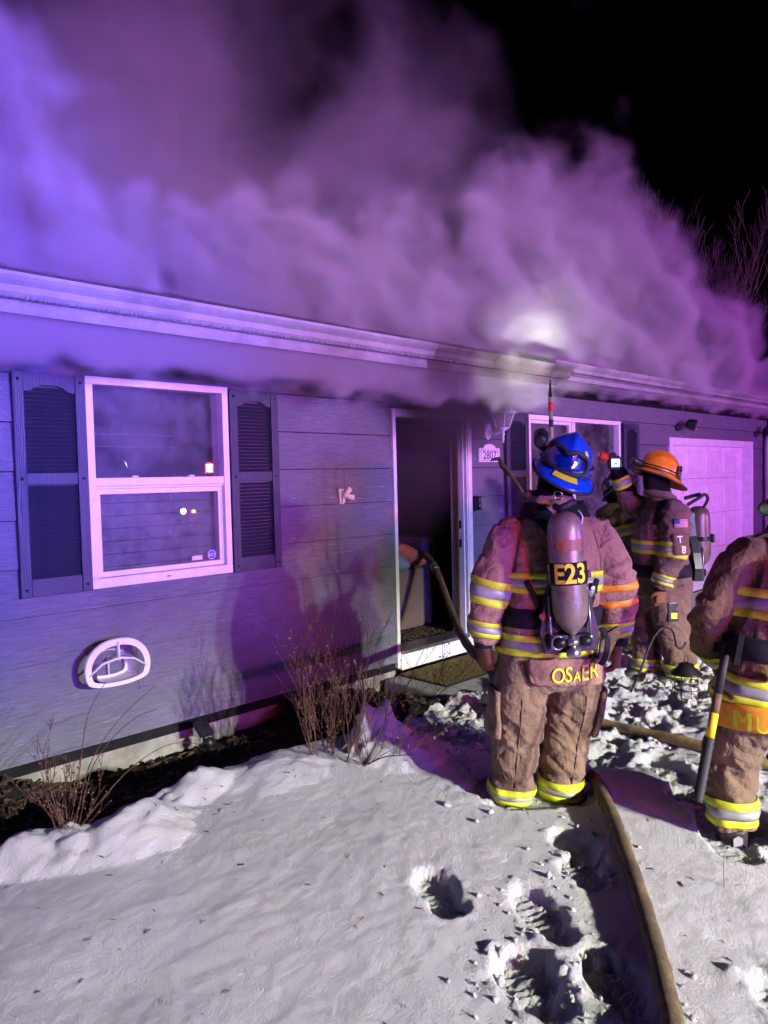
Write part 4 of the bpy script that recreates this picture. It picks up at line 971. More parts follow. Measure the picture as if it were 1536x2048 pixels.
# ---- breathing apparatus
def airpack(parent, top, bot, r, mat, text=None, frame=True):
    """top / bot: cylinder axis points (local)"""
    top, bot = Vector(top), Vector(bot); ax = (top-bot); L = ax.length; mx = orient(bot, ax)
    pk = empty("air_pack"); pk.parent = parent
    prof = [(.022, -.01), (.03, .0), (r*.62, .022), (r*.86, .05), (r*.98, .09), (r, .13), (r, L-.10), (r*.97, L-.065), (r*.86, L-.032), (r*.62, L-.010), (r*.3, L), (.004, L+.002)]
    MB().lathe(prof, 32, mat=mx).build("air_cylinder", mat, pk)
    MB().lathe([(.016, -.012), (.020, -.03), (.034, -.034), (.034, -.055), (.018, -.058), (.018, -.07), (.036, -.072), (.036, -.105), (.03, -.112), (.004, -.114)], 18, mat=mx).build("cylinder_valve", M["steel"], pk)
    b = MB(); c = mx @ Vector((-.075, .0, -.045)); b.tube([c+Vector((.03*math.cos(a), 0, .03*math.sin(a))) for a in np.linspace(0, 6.28, 17)], .004, 6); b.build("ring", M["steel"], pk)
    for sx in (-1, 1):
        MB().lathe([(.012, 0), (.024, .01), (.024, .05), (.012, .06)], 12, mat=mx @ xf((sx*.035, .0, -.045), (0, sx*math.pi/2, 0))).build("coupling", M["black_metal"], pk)
    for sx in (-1, 1):
        b = MB(); b.tube([mx @ Vector((sx*(r+.012), .02, z)) for z in (-.08, .05, .16)], .0055, 6); b.build("frame_rod", M["steel"], pk)
        b = MB(); b.box((sx*(r+.010)-.006, -.02, L*.44), (sx*(r+.010)+.014*1, .02, L*.50), bev=.003); b.v = [mx @ Vector(v) for v in b.v]; b.build("buckle", M["black_plastic"], pk)
    if frame:
        b = MB(); o = [(-.13, -.10), (.13, -.10), (.15, .0), (.12, .12), (.07, .25), (.06, L*.9), (-.06, L*.9), (-.07, .25), (-.12, .12), (-.15, .0)]; b.prism(o, r*.55, r*1.25); b.v = [mx @ Vector(v) for v in b.v]; b.build("back_frame", M["black_plastic"], pk)
    z0, z1 = L*.40, L*.585
    def wrap(a0, a1, za, zb, rr, n=24): return [[mx @ Vector((rr*math.sin(math.radians(a0+(a1-a0)*j/n)), -rr*math.cos(math.radians(a0+(a1-a0)*j/n)), za+(zb-za)*i/2)) for j in range(n+1)] for i in range(3)]
    if text:
        o = MB().grid(wrap(-120, 120, z0, z1, r+.004), 0, True).build("cylinder_band", M["webbing"], pk); md = o.modifiers.new("t", 'SOLIDIFY'); md.thickness = .004
        vs, fs = text_shape(text, .118, .028); tx = MB(); k = r+.0085
        tx.add([mx @ Vector((k*math.sin((v.x-.012)/k), -k*math.cos((v.x-.012)/k), z0+(z1-z0)*.5-.038+v.y)) for v in vs], fs); tx.build("lettering", M["letter_yellow"], pk)
        for a in (-88, 84): MB().grid(wrap(a-4, a+6, z0+.006, z1-.006, r+.0075, 4), 0, True).build("band_edge", M["letter_yellow"], pk)
    else:
        o = MB().grid(wrap(-180, 180, L*.43, L*.50, r+.004, 40), 0, True).build("cylinder_strap", M["webbing"], pk); md = o.modifiers.new("t", 'SOLIDIFY'); md.thickness = .004
        b = MB().box((-.05, -r-.024, L*.39), (.05, -r-.003, L*.53), bev=.006); b.v = [mx @ Vector(v) for v in b.v]; b.build("strap_plate", M["black_plastic"], pk)
    return pk, mx

def folds(hem, arms=True, amp=1.0, seed=0):
    def crease(n, k=4.0): return np.clip(np.abs(n)*k, 0, 1)**.55
    def ridge(n, p=3): return (1-np.clip(np.abs(n)*1.8, 0, 1))**p
    def fn(c):
        x, y, z = c[:, 0], c[:, 1], c[:, 2]
        big = fbm(x*2.6+seed, y*2.6, z*2.8, 2, 5+seed)
        c1 = crease(fbm(x*2.4+seed, y*2.4, z*4.6+3.6*x-2.2*y, 2, 7+seed)); c2 = crease(fbm(x*4.2, y*4.2, z*9.5-6*x+4*y, 2, 9+seed), 3.2); r2 = ridge(fbm(x*4.5, y*4.5, z*12+7*x-5*y, 2, 11+seed))
        w = np.exp(-((z-.15)/.13)**2)+.8*np.exp(-((z-.45)/.12)**2)+.25
        dl = .022*big+.014*(c1-.75)+.011*(c2-.75)*w+.015*r2*w
        acc = np.sin(z*58+5*fbm(x*3, y*3, z*2, 2, 3+seed)+4*x); dl = dl+.0085*acc*np.exp(-((z-.19)/.09)**2)+.0065*np.sin(z*44+6*x+4*fbm(x*3, y*3, z*2, 2, 8+seed))*np.exp(-((z-.47)/.07)**2)
        v1 = crease(fbm(x*5.2+1.6*z+seed, y*5.2, z*1.5, 2, 15+seed)); v2 = ridge(fbm(x*7-2*z, y*7, z*1.8+seed, 2, 17+seed)); s1 = crease(fbm(x*4, y*4, z*8+4*x, 2, 19+seed), 3.2); s2 = ridge(fbm(x*5, y*5, z*11-5*x, 2, 21+seed)); co3 = fbm(x*2.8, y*2.8, z*2.8+seed, 2, 23)
        side = sstep(.17, .26, np.abs(x-.05))
        dc = (.013*(v1-.75)+.012*v2)*(1-side*.7)+(.017*(s1-.75)+.016*s2)*(.1+side)+.015*co3
        k = sstep(hem-.02, hem+.02, z); head = sstep(1.42, 1.52, z)
        return amp*(dl*(1-k)+dc*k)*(1-head*.9)-.006
    return fn

def make_person(name, loc, rz, label, tubes, hem, mats, seed=0, voxel=.0115, head_z=1.52, amp=1.0, extra_class=None):
    b = MB()
    for pts, ref in tubes: loft_into(b, pts, ref)
    me = remeshed(b, voxel*.88, 4, name); displace(me, folds(hem, True, amp, seed))
    for m in mats: me.materials.append(m)
    n = len(me.polygons); ctr = np.empty(n*3, np.float32); me.polygons.foreach_get("center", ctr); ctr = ctr.reshape(-1, 3); zf = ctr[:, 2]
    mi = np.where(zf > hem, 1, 0)
    if extra_class is not None: mi = extra_class(ctr, mi)
    else: mi = np.where(zf > head_z, 2, mi)
    me.polygons.foreach_set("material_index", mi.astype(np.int32)); me.polygons.foreach_set("use_smooth", np.ones(n, bool)); me.update()
    o = link(name, me, None, None, loc, (0, 0, rz)); tag(o, label, "person"); return o, bvh_of(me)
Z = (1, 0, 0)
TRIM = [M["trim_yellow"], M["trim_silver"]]
# ================= the firefighter in the blue helmet, seen from behind
MX = (3.08, -2.45, -.03)
A = [([(.028, 0, .62, .20, .16), (.025, 0, .74, .255, .19), (.03, 0, .81, .258, .195), (.045, 0, 1.00, .25, .19), (.06, .01, 1.16, .262, .185), (.065, .02, 1.30, .262, .165), (.062, .03, 1.385, .235, .14), (.058, .05, 1.45, .165, .112), (.056, .068, 1.50, .115, .10), (.058, .085, 1.55, .10, .096)], Z),
     ([(.075, .09, 1.52, .085, .09), (.095, .115, 1.60, .085, .10), (.115, .125, 1.68, .092, .11), (.125, .12, 1.76, .07, .08)], Z),
     ([(-.105, 0, .80, .14, .17), (-.128, .0, .62, .148, .165), (-.155, .015, .46, .136, .15), (-.175, .0, .30, .122, .135), (-.192, -.01, .15, .112, .125), (-.195, -.01, .085, .106, .118)], Z),
     ([(.165, 0, .80, .15, .17), (.165, .02, .62, .152, .165), (.145, .06, .46, .140, .15), (.118, .05, .30, .126, .135), (.096, .03, .15, .116, .125), (.092, .03, .075, .110, .118)], Z),
     ([(-.10, .02, 1.372, .08, .085), (-.205, .01, 1.312, .100, .10), (-.262, -.01, 1.20, .094, .10), (-.290, -.02, 1.07, .090, .098), (-.312, .0, .95, .080, .085), (-.325, .0, .865, .072, .074), (-.328, .0, .845, .058, .06)], (0, 1, 0)),
     ([(.215, .02, 1.372, .08, .085), (.315, .01, 1.305, .102, .10), (.378, -.02, 1.19, .098, .10), (.398, -.03, 1.06, .094, .10), (.405, .0, .93, .084, .088), (.412, .0, .855, .073, .075), (.412, .0, .838, .06, .06)], (0, 1, 0))]
pa, ba = make_person("person", MX, math.radians(45.5-90), "firefighter in blue helmet seen from behind, wearing tan gear and an E23 air cylinder", A, .795, [M["gear_tan"], M["gear_coat"], M["hood_black"]], 0, .0105, 1.535)
pa.scale = (.90, 1.0, 1.03)
# bands
band(ba, pa, (-.262, -.01, 1.20), (-.312, .0, .95), .20, .68, .13, TRIM, ref=(0, 1, 0))
band(ba, pa, (-.312, .0, .95), (-.328, .0, .845), .02, .72, .12, TRIM, ref=(0, 1, 0))
band(ba, pa, (.378, -.02, 1.19), (.405, .0, .93), .24, .66, .135, [M["trim_orange"], M["gear_coat"]], ref=(0, 1, 0))
band(ba, pa, (.405, .0, .93), (.412, .0, .838), .02, .75, .12, TRIM, ref=(0, 1, 0))
band(ba, pa, (.05, 0, 1.09), (.05, 0, 1.19), 0, .95, .3, TRIM, ell=(.255, .19), n=64)
band(ba, pa, (.03, 0, .80), (.03, 0, .90), .02, .98, .32, TRIM, ell=(.285, .21), n=64, off=.008)
band(ba, pa, (-.195, -.01, .085), (-.185, -.01, .2), .0, .62, .16, TRIM, stripes=[(0, .35, 0), (.35, .6, 1), (.6, 1, 0)], off=.007)
band(ba, pa, (.092, .03, .075), (.100, .035, .2), .0, .72, .16, TRIM, stripes=[(0, .35, 0), (.35, .62, 1), (.62, 1, 0)], off=.007)
for pth in ([(-.15, 0, .60), (-.16, 0, .45), (-.178, 0, .3), (-.19, 0, .17)], [(.20, 0, .60), (.18, 0, .45), (.15, 0, .3), (.125, 0, .17)], [(-.125, 0, 1.37), (-.155, 0, 1.25), (-.165, 0, 1.10), (-.165, 0, .95)], [(.255, 0, 1.37), (.285, 0, 1.25), (.29, 0, 1.10), (.285, 0, .95)]):
    strip(ba, pa, pth, .0045, (0, 1, 0), .001, M["gear_brown"], "seam")
# coat tail with the name
P = []
for i in range(9):
    v = i/8; row = []
    for j in range(25):
        u = j/24; x = -.125+u*.465; dz = .0
        if u < .12: dz = (1-math.sqrt(max(0, 1-((.12-u)/.12)**2)))*.07
        row.append((x, 0, .790-v*(.125-dz*.9)+.008*math.sin(u*5)))
    P.append(row)
fl = patch(ba, pa, P, (0, 1, 0), .022, M["gear_coat"], "name_flap", .008, sm=4); bfl = bvh_of(fl.data)
for i, (s_, sz, dx, dz) in enumerate((("O", .105, -.092, 0), ("S", .105, -.038, .004), ("A", .070, .010, .004), ("E", .105, .056, .004), ("R", .105, .108, .010))):
    patch_text(bfl, fl, s_, sz, (.118+dx, 0, .688+dz), (1, 0, 0), (0, 0, 1), (0, 1, 0), .012, M["letter_yellow"], "letter", .010, .86)
# cargo pockets
def pocket(bv, par, x, z0, z1, w, d, mat):
    P = [[(x[0]+ (w if False else 0)*0 + x[1]*u, x[2]*u, z0+(z1-z0)*v) for u in np.linspace(-.5, .5, 7)] for v in np.linspace(0, 1, 8)]
    return patch(bv, par, P, d, .022, mat, "cargo_pocket", .022)
P = [[(-.27+.16*u, -.02-.10*u+.1, .40+.22*v) for u in np.linspace(0, 1, 7)] for v in np.linspace(0, 1, 8)]
patch(ba, pa, P, (.85, .5, 0), .020, M["gear_tan"], "cargo_pocket", .024)
P = [[(.30-.16*u, -.02-.10*u+.1, .39+.22*v) for u in np.linspace(0, 1, 7)] for v in np.linspace(0, 1, 8)]
patch(ba, pa, P, (-.85, .5, 0), .020, M["gear_tan"], "cargo_pocket", .024)
# collar roll
b = MB(); ring_ = [(.058+.108*math.cos(a), .065+.105*math.sin(a), 1.512+.018*math.sin(a)+.006*math.sin(3*a)) for a in np.linspace(0, 2*math.pi, 25)]
b.tube(ring_, [.036+.008*math.sin(i*1.3) for i in range(25)], 10, caps=False); b.build("collar", M["gear_coat"], pa)
boot(pa, (-.195, -.01, .06), -.25); boot(pa, (.092, .03, .05), .2)
glove(pa, (-.330, .0, .838), (.16, .05, -1), (.6, .5, 0), (.3, 1, 0), .75, None, 1.12)
glove(pa, (.414, .0, .834), (-.10, .05, -1), (-.8, .3, 0), (-.2, 1, 0), .55, None, 1.12)
for (w_, sgn) in (((-.329, .0, .846), 1), ((.413, .0, .842), 1)):
    MB().lathe([(.052, -.03), (.055, 0), (.056, .02)], 18, mat=xf(w_)).build("glove_cuff", M["webbing"], pa)
hm = helmet(pa, Matrix.Translation((.165, .115, 1.672)) @ Matrix.Rotation(math.radians(19), 4, 'Y') @ Matrix.Rotation(math.radians(16), 4, 'X') @ Matrix.Rotation(math.radians(-8), 4, 'Z') @ Matrix.Diagonal((1.16, 1.12, 1.12, 1)), M["helmet_blue"],
            [(128, 146, 30, 46, "trim_yellow"), (232, 246, 20, 36, "trim_yellow"), (84, 98, 28, 42, "trim_yellow"), (20, 40, 24, 40, "trim_yellow"), (-40, -20, 24, 40, "trim_yellow")])
goggles(hm, 190, 20, 54)
# name tape on the rear brim, hanger ring and side light
def brim_pt(az, k):
    c = math.cos(az); e = .030+(.005)*max(0, c)**2+(.045)*max(0, -c)**2; p = dome(az, 0, 1.0, False); d = Vector((p.x/.122**2, p.y/.150**2, 0)).normalized(); return p+d*e*k+Vector((0, 0, -.038*k*(.5+.5*max(0, -c))-.012*k+.012))
MB().grid([[brim_pt(math.radians(160+42*j/8), k) for j in range(9)] for k in (.25, .62)], 0, True).build("name_tape", M["trim_yellow"], hm)
b = MB(); e_ = brim_pt(math.radians(183), 1.05)-Vector((0, 0, .03)); b.tube([e_+Vector((.019*math.cos(a), 0, -.012+.019*math.sin(a))) for a in np.linspace(0, 6.28, 17)], .003, 6); b.build("hanger_ring", M["chrome"], hm)
sl_ = MB(); mm_ = orient((-.150, .02, .075), (0, 1, .12)); sl_.lathe([(.020, -.06), (.030, -.055), (.030, .0), (.036, .02), (.036, .05), (.030, .052)], 16, mat=mm_); sl_.box((-.14, -.02, .03), (-.115, .05, .06)); sl_.build("helmet_light", M["black_plastic"], hm)
MB().lathe([(.030, .0525), (.028, .054), (.003, .055)], 14, mat=mm_).build("light_lens", M["lens_white"], hm)
# hood edge
# air pack
pk, mx = airpack(pa, (.052, -.255, 1.468), (.080, -.285, .938), .089, M["cylinder_grey"], "E23")
MB().grid([[mx @ Vector((.0898*math.sin(math.radians(-50+90*j/10)), -.0898*math.cos(math.radians(-50+90*j/10)), .36+.05*i)) for j in range(11)] for i in range(2)], 0, True).build("worn_label", M["rust_label"], pk)
for sx, x1 in ((-1, -.11), (1, .26)):
    strip(ba, pk, [(.06+sx*.02, 0, 1.33), (.06+sx*.065, 0, 1.40), (.06+sx*.12, 0, 1.45), (.06+sx*.18, 0, 1.465)], .095, (0, 1, -.30), .026, M["webbing"], "shoulder_strap")
    strip(ba, pk, [(.08+sx*.09, 0, .97), (.075+sx*.14, 0, 1.05), (.07+sx*.19, 0, 1.15)], .028, (0, 1, 0), .012, M["webbing"], "waist_strap")
band(ba, pk, (.045, 0, .93), (.045, 0, 1.03), 0, .9, .3, [M["webbing"]], name="waist_belt", ell=(.265, .195), n=64, off=.010, stripes=[(0, 1, 0)])
MB().lathe([(.018, 0), (.016, .008), (.004, .010)], 16, mat=xf((-.055, -.228, 1.0), (math.pi/2, 0, 0))).build("alarm_button", M["cushion_rust"], pk)
MB().tube(catmull([(.03, -.17, 1.49), (.05, -.215, 1.485), (.10, -.215, 1.505), (.13, -.17, 1.51)], 5), .016, 10).build("carry_handle", M["black_rubber"], pk)
MB().tube(catmull([(.16, -.23, .95), (.185, -.25, 1.03), (.18, -.245, 1.09), (.15, -.24, 1.13)], 5), .011, 8).build("air_hose", M["black_rubber"], pk)
MB().box((-.03, -.29, .875), (.19, -.20, .925), bev=.015).build("regulator_block", M["black_plastic"], pk)
MB().lathe([(.012, 0), (.030, .004), (.032, .03), (.03, .034), (.004, .036)], 16, mat=xf((.185, -.24, 1.12), (math.pi/2, 0, 0))).build("pressure_gauge", M["chrome"], pk)
# hanging strap and mask pouch on the right hip
MB().tube(catmull([(.26, -.18, .93), (.285, -.215, .88), (.265, -.225, .80), (.245, -.215, .77)], 5), .022, 8, flat=.3).build("loose_strap", M["webbing"], pk)
b = MB(); b.prism([(.255, .78), (.30, .77), (.37, .90), (.36, .93), (.30, .90), (.27, .86)], -.16, -.135); b.build("strap_pad", M["gear_brown"], pk)
# radio wire at collar
MB().tube(catmull([(.16, -.14, 1.47), (.175, -.17, 1.44), (.165, -.165, 1.40)], 4), .004, 6).build("air_line", M["vinyl_white"], pk)
helm_world = pa.location
# light thrown by the lamp on the blue helmet
lamp("helmet_light_beam", 'SPOT', (3.30, -2.10, 1.86), (5.60, -.66, 2.73), (1.0, 1.0, .92), 1900, 12, 1.0, .03)
lamp("helmet_light_spill", 'SPOT', (3.30, -2.10, 1.86), (5.75, -.60, 2.72), (1.0, 1.0, .88), 520, 26, 1.0, .03)

# ================= the firefighter in the orange helmet, in profile
OX = (5.77, -1.81, -.06)
A = [([(.0, -.02, .58, .17, .17), (0, -.02, .72, .20, .215), (0, -.01, .86, .20, .215), (0, .0, 1.02, .20, .205), (0, .015, 1.18, .21, .20), (0, .0, 1.32, .215, .175), (0, -.01, 1.41, .18, .14), (0, .0, 1.47, .11, .105), (0, .01, 1.53, .09, .095)], Z),
     ([(0, .015, 1.50, .085, .092), (0, .03, 1.58, .09, .11), (0, .03, 1.68, .085, .11), (0, .02, 1.76, .06, .08)], Z),
     ([(-.10, -.02, .80, .135, .16), (-.11, -.03, .60, .13, .15), (-.115, -.05, .44, .12, .145), (-.12, -.08, .28, .11, .125), (-.12, -.10, .14, .108, .12), (-.12, -.10, .07, .105, .12)], Z),
     ([(.10, -.0, .80, .13, .16), (.11, .03, .60, .13, .15), (.115, .06, .44, .12, .14), (.12, .07, .28, .11, .125), (.12, .07, .14, .106, .118), (.12, .07, .07, .104, .118)], Z),
     ([(-.13, -.01, 1.39, .09, .09), (-.225, -.01, 1.33, .108, .105), (-.265, .01, 1.18, .095, .10), (-.275, .04, 1.02, .09, .095), (-.27, .085, .90, .082, .085), (-.265, .11, .815, .07, .072), (-.265, .115, .795, .058, .058)], (0, 1, 0)),
     ([(.13, .0, 1.39, .09, .09), (.20, .07, 1.40, .10, .10), (.235, .145, 1.44, .092, .094), (.23, .19, 1.53, .084, .086), (.215, .25, 1.66, .074, .075), (.21, .275, 1.715, .066, .066)], (1, 0, 0))]
po, bo = make_person("person", OX, math.radians(45.5+90-90+4), "firefighter in orange helmet in profile, raising a thermal camera, T 8 on the sleeve", A, .70, [M["gear_brown"], M["gear_brown"], M["hood_black"]], 3, .0115, 1.535)
po.scale = (1, 1, 1.02)
band(bo, po, (-.265, .01, 1.18), (-.275, .04, 1.02), .25, .95, .13, TRIM, ref=(0, 1, 0))
band(bo, po, (-.27, .085, .90), (-.265, .115, .795), .02, .7, .12, TRIM, ref=(0, 1, 0))
band(bo, po, (.23, .19, 1.53), (.215, .25, 1.66), .35, 1.0, .12, TRIM, ref=(1, 0, 0))
band(bo, po, (0, 0, 1.05), (0, 0, 1.16), 0, .95, .3, TRIM, ell=(.22, .22), n=56)
band(bo, po, (-.12, -.10, .07), (-.12, -.095, .2), .05, .85, .15, TRIM, off=.007); band(bo, po, (.12, .07, .07), (.12, .07, .2), .05, .85, .15, TRIM, off=.007)
boot(po, (-.12, -.10, .05), 0); boot(po, (.12, .07, .05), 0)
glove(po, (-.265, .115, .80), (0, .12, -1), (.9, .2, 0), (.1, 1, 0), .6)
glove(po, (.205, .285, 1.735), (-.1, .45, .85), (-.8, .5, -.3), (0, .2, 1), .95, M["glove_black"])
for w_ in ((-.265, .114, .812), (.212, .272, 1.71)): MB().lathe([(.058, -.03), (.06, 0), (.06, .02)], 16, mat=xf(w_)).build("glove_cuff", M["webbing"], po)
hm = helmet(po, Matrix.Translation((0, .015, 1.675)) @ Matrix.Rotation(math.radians(20), 4, 'X') @ Matrix.Diagonal((1.12, 1.12, 1.14, 1)), M["helmet_orange"],
            [(-118, -92, 28, 38, "trim_orange"), (-84, -56, 30, 40, "trim_orange"), (-150, -128, 24, 36, "trim_yellow"), (60, 84, 28, 40, "trim_orange"), (128, 150, 24, 36, "trim_yellow")])
goggles(hm, 186, 14, 50)
MB().lathe([(.022, -.05), (.026, -.045), (.026, .03), (.03, .05), (.024, .052)], 14, mat=orient((-.02, .17, .02), (0, 1, .1))).build("helmet_light", M["black_plastic"], hm)
b = MB(); ring_ = [(.0+.10*math.cos(a), .005+.105*math.sin(a), 1.50+.03*math.sin(a)) for a in np.linspace(0, 2*math.pi, 25)]; b.tube(ring_, .028, 10, caps=False); b.build("collar", M["gear_brown"], po)
pk, mx = airpack(po, (0, -.315, 1.405), (0, -.325, .925), .089, M["cylinder_olive"], None)
strip(bo, pk, [(-.12, .12, 1.20), (-.12, .05, 1.40), (-.13, -.06, 1.43), (-.12, -.14, 1.36)], .06, (.75, 0, -.7), .014, M["webbing"], "shoulder_strap")
MB().tube(catmull([(-.05, -.20, 1.42), (-.07, -.28, 1.47), (-.06, -.34, 1.50), (-.05, -.37, 1.46), (-.04, -.33, 1.38)], 5), .013, 8).build("air_hose", M["black_rubber"], pk)
MB().tube(catmull([(.04, -.22, 1.47), (.02, -.29, 1.49), (.0, -.34, 1.50)], 4), .015, 8).build("carry_handle", M["black_rubber"], pk)
band(bo, pk, (0, 0, .86), (0, 0, .97), 0, .9, .3, [M["webbing"]], name="waist_belt", ell=(.215, .225), n=56, off=.012, stripes=[(0, 1, 0)])
MB().box((-.13, -.30, .82), (.13, -.22, .93), bev=.015).build("regulator_block", M["black_plastic"], pk)
# sleeve patch T 8 and flag, on his left arm (towards the viewer, -x)
D_ = (1, 0, -.05)
sp = patch(bo, po, [[(0, -.055+.13*u+.0*v, 1.04+.165*v) for u in np.linspace(0, 1, 6)] for v in np.linspace(0, 1, 8)], D_, .012, M["patch_brown"], "sleeve_patch", .006, sm=4); bsp = bvh_of(sp.data)
patch_text(bsp, sp, "T", .072, (0, .022, 1.135), (0, -1, 0), (0, 0, 1), D_, .0055, M["letter_cream"], "letter", .02)
patch_text(bsp, sp, "8", .072, (0, .002, 1.055), (0, -1, 0), (0, 0, 1), D_, .0055, M["letter_cream"], "letter", .02)
def flagp(u0, u1, v0, v1, off, mat, name, par):
    return patch(bo, par, [[(0, -.045+.105*u, 1.245+.068*v) for u in np.linspace(u0, u1, 4)] for v in np.linspace(v0, v1, 3)], D_, off, M[mat], name, .002)
fg = flagp(0, 1, 0, 1, .012, "flag_white", "flag_patch", po)
for i in range(7): flagp(0, 1, i*2/13, (i*2+1)/13, .0155, "flag_red", "flag_stripe", fg)
flagp(.60, 1, 6/13, 1, .018, "flag_blue", "flag_canton", fg)
# keys, radio and clips on the hip
b = MB()
for i in range(16):
    z = .70-i*.022; c = Vector((-.205, -.06+.01*math.sin(i), z)); b.tube([c+Vector((.0, .008*math.cos(a), .013*math.sin(a))) if i % 2 else c+Vector((.008*math.cos(a), 0, .013*math.sin(a))) for a in np.linspace(0, 6.28, 9)], .0028, 5)
b.build("key_chain", M["steel"], po)
MB().box((-.235, -.035, .53), (-.20, .05, .68), bev=.008).build("radio", M["black_plastic"], po); MB().box((-.240, -.02, .555), (-.236, .03, .60)).build("radio_label", M["trim_yellow"], po)
b = MB(); b.tube([(-.21, .09, .75), (-.22, .02, .72), (-.215, .0, .66), (-.22, .03, .68)], .006, 6); b.build("carabiner", M["chrome"], po)

# thermal camera in the raised hand
tcw = po.location
R_ = Matrix.Rotation(po.rotation_euler.z, 4, 'Z')
tc = empty("thermal_camera", Vector(OX)+R_ @ Vector((.17, .325, 1.80)), po.rotation_euler.z, label="hand-held thermal camera with glowing screen in the raised glove", cat="camera")
MB().box((-.035, -.055, -.05), (.035, .04, .055), bev=.012).build("housing", M["black_plastic"], tc)
emis("screen_glow", (.62, .95, .90), 1.5); emis("screen_dark", (.18, .42, .42), .6)
MB().box((-.0385, -.042, -.030), (-.0355, .028, .036)).build("screen", M["screen_glow"], tc)
MB().prism([(-.0392, -.01), (-.0389, -.01), (-.0389, .0), (-.0392, .0)], -.02, .005).build("screen_mark", M["screen_dark"], tc)
MB().lathe([(.03, 0), (.040, .02), (.042, .07), (.03, .08)], 16, mat=orient((.0, .045, .045), (0, 1, .35))).build("lens_hood", M["paint_red"], tc)
MB().lathe([(.026, .081), (.024, .086), (.002, .088)], 14, mat=orient((.0, .045, .045), (0, 1, .35))).build("lens", M["chrome"], tc)

# ================= the firefighter in the black helmet stooping behind
BX = (6.28, -1.40, .0)
A = [([(0, -.02, .60, .17, .17), (0, -.02, .74, .20, .20), (0, .0, .88, .20, .20), (0, .06, 1.04, .20, .19), (0, .14, 1.18, .205, .18), (0, .21, 1.30, .20, .16), (0, .25, 1.36, .14, .12), (0, .28, 1.40, .09, .09)], Z),
     ([(0, .27, 1.36, .085, .09), (0, .32, 1.43, .088, .10), (0, .35, 1.50, .085, .105), (0, .35, 1.57, .06, .08)], Z),
     ([(-.10, -.02, .80, .135, .15), (-.11, .0, .60, .13, .145), (-.115, .02, .44, .118, .135), (-.12, .0, .26, .11, .12), (-.12, -.02, .08, .105, .115)], Z),
     ([(.10, -.02, .80, .135, .15), (.11, .0, .60, .13, .145), (.115, .02, .44, .118, .135), (.12, .0, .26, .11, .12), (.12, -.02, .08, .105, .115)], Z),
     ([(-.12, .2, 1.31, .09, .09), (-.21, .22, 1.25, .10, .10), (-.25, .26, 1.10, .092, .095), (-.25, .34, 1.02, .085, .088), (-.22, .46, 1.0, .07, .07)], (0, 1, 0)),
     ([(.12, .2, 1.31, .09, .09), (.21, .22, 1.25, .10, .10), (.25, .26, 1.10, .092, .095), (.25, .34, 1.02, .085, .088), (.22, .46, 1.0, .07, .07)], (0, 1, 0))]
pb, bb_ = make_person("person", BX, math.radians(67.5-90), "stooping firefighter in black helmet with silver marks, behind the blue helmet", A, .72, [M["gear_brown"], M["gear_brown"], M["hood_black"]], 6, .0125, 1.385)
boot(pb, (-.12, -.02, .05), 0); boot(pb, (.12, -.02, .05), 0)
glove(pb, (-.22, .47, 1.0), (.1, 1, -.1), (.2, 0, -1), (1, 0, 0), .7, M["glove_black"]); glove(pb, (.22, .47, 1.0), (-.1, 1, -.1), (-.2, 0, -1), (-1, 0, 0), .7, M["glove_black"])
hm = helmet(pb, Matrix.Translation((0, .335, 1.52)) @ Matrix.Rotation(math.radians(-30), 4, 'X') @ Matrix.Rotation(math.radians(-14), 4, 'Y'), M["helmet_black"],
            [(-166, -148, 6, 24, "flag_white"), (-132, -112, 10, 28, "flag_white"), (-94, -74, 8, 26, "flag_white"), (160, 178, 8, 26, "flag_white"), (80, 104, 8, 26, "flag_white")])
band(bb_, pb, (0, .09, 1.07), (0, .12, 1.17), 0, .95, .3, TRIM, ell=(.215, .20), n=56)
pk, mx = airpack(pb, (0, -.045, 1.46), (0, -.235, 1.03), .088, M["cylinder_blue"], None)
emis("alarm_blue", (.25, .45, 1.0), 25)
MB().lathe([(.02, 0), (.022, .02), (.016, .03), (.002, .034)], 12, mat=xf((-.11, .40, 1.585))).build("helmet_light", M["black_plastic"], hm).matrix_parent_inverse = Matrix.Identity(4)
pl_ = MB().lathe([(.012, 0), (.012, .006), (.004, .009)], 12, mat=orient(dome(math.radians(-158), math.radians(48), 1.03), dome(math.radians(-158), math.radians(48)))).build("marker_light", M["alarm_blue"], hm)

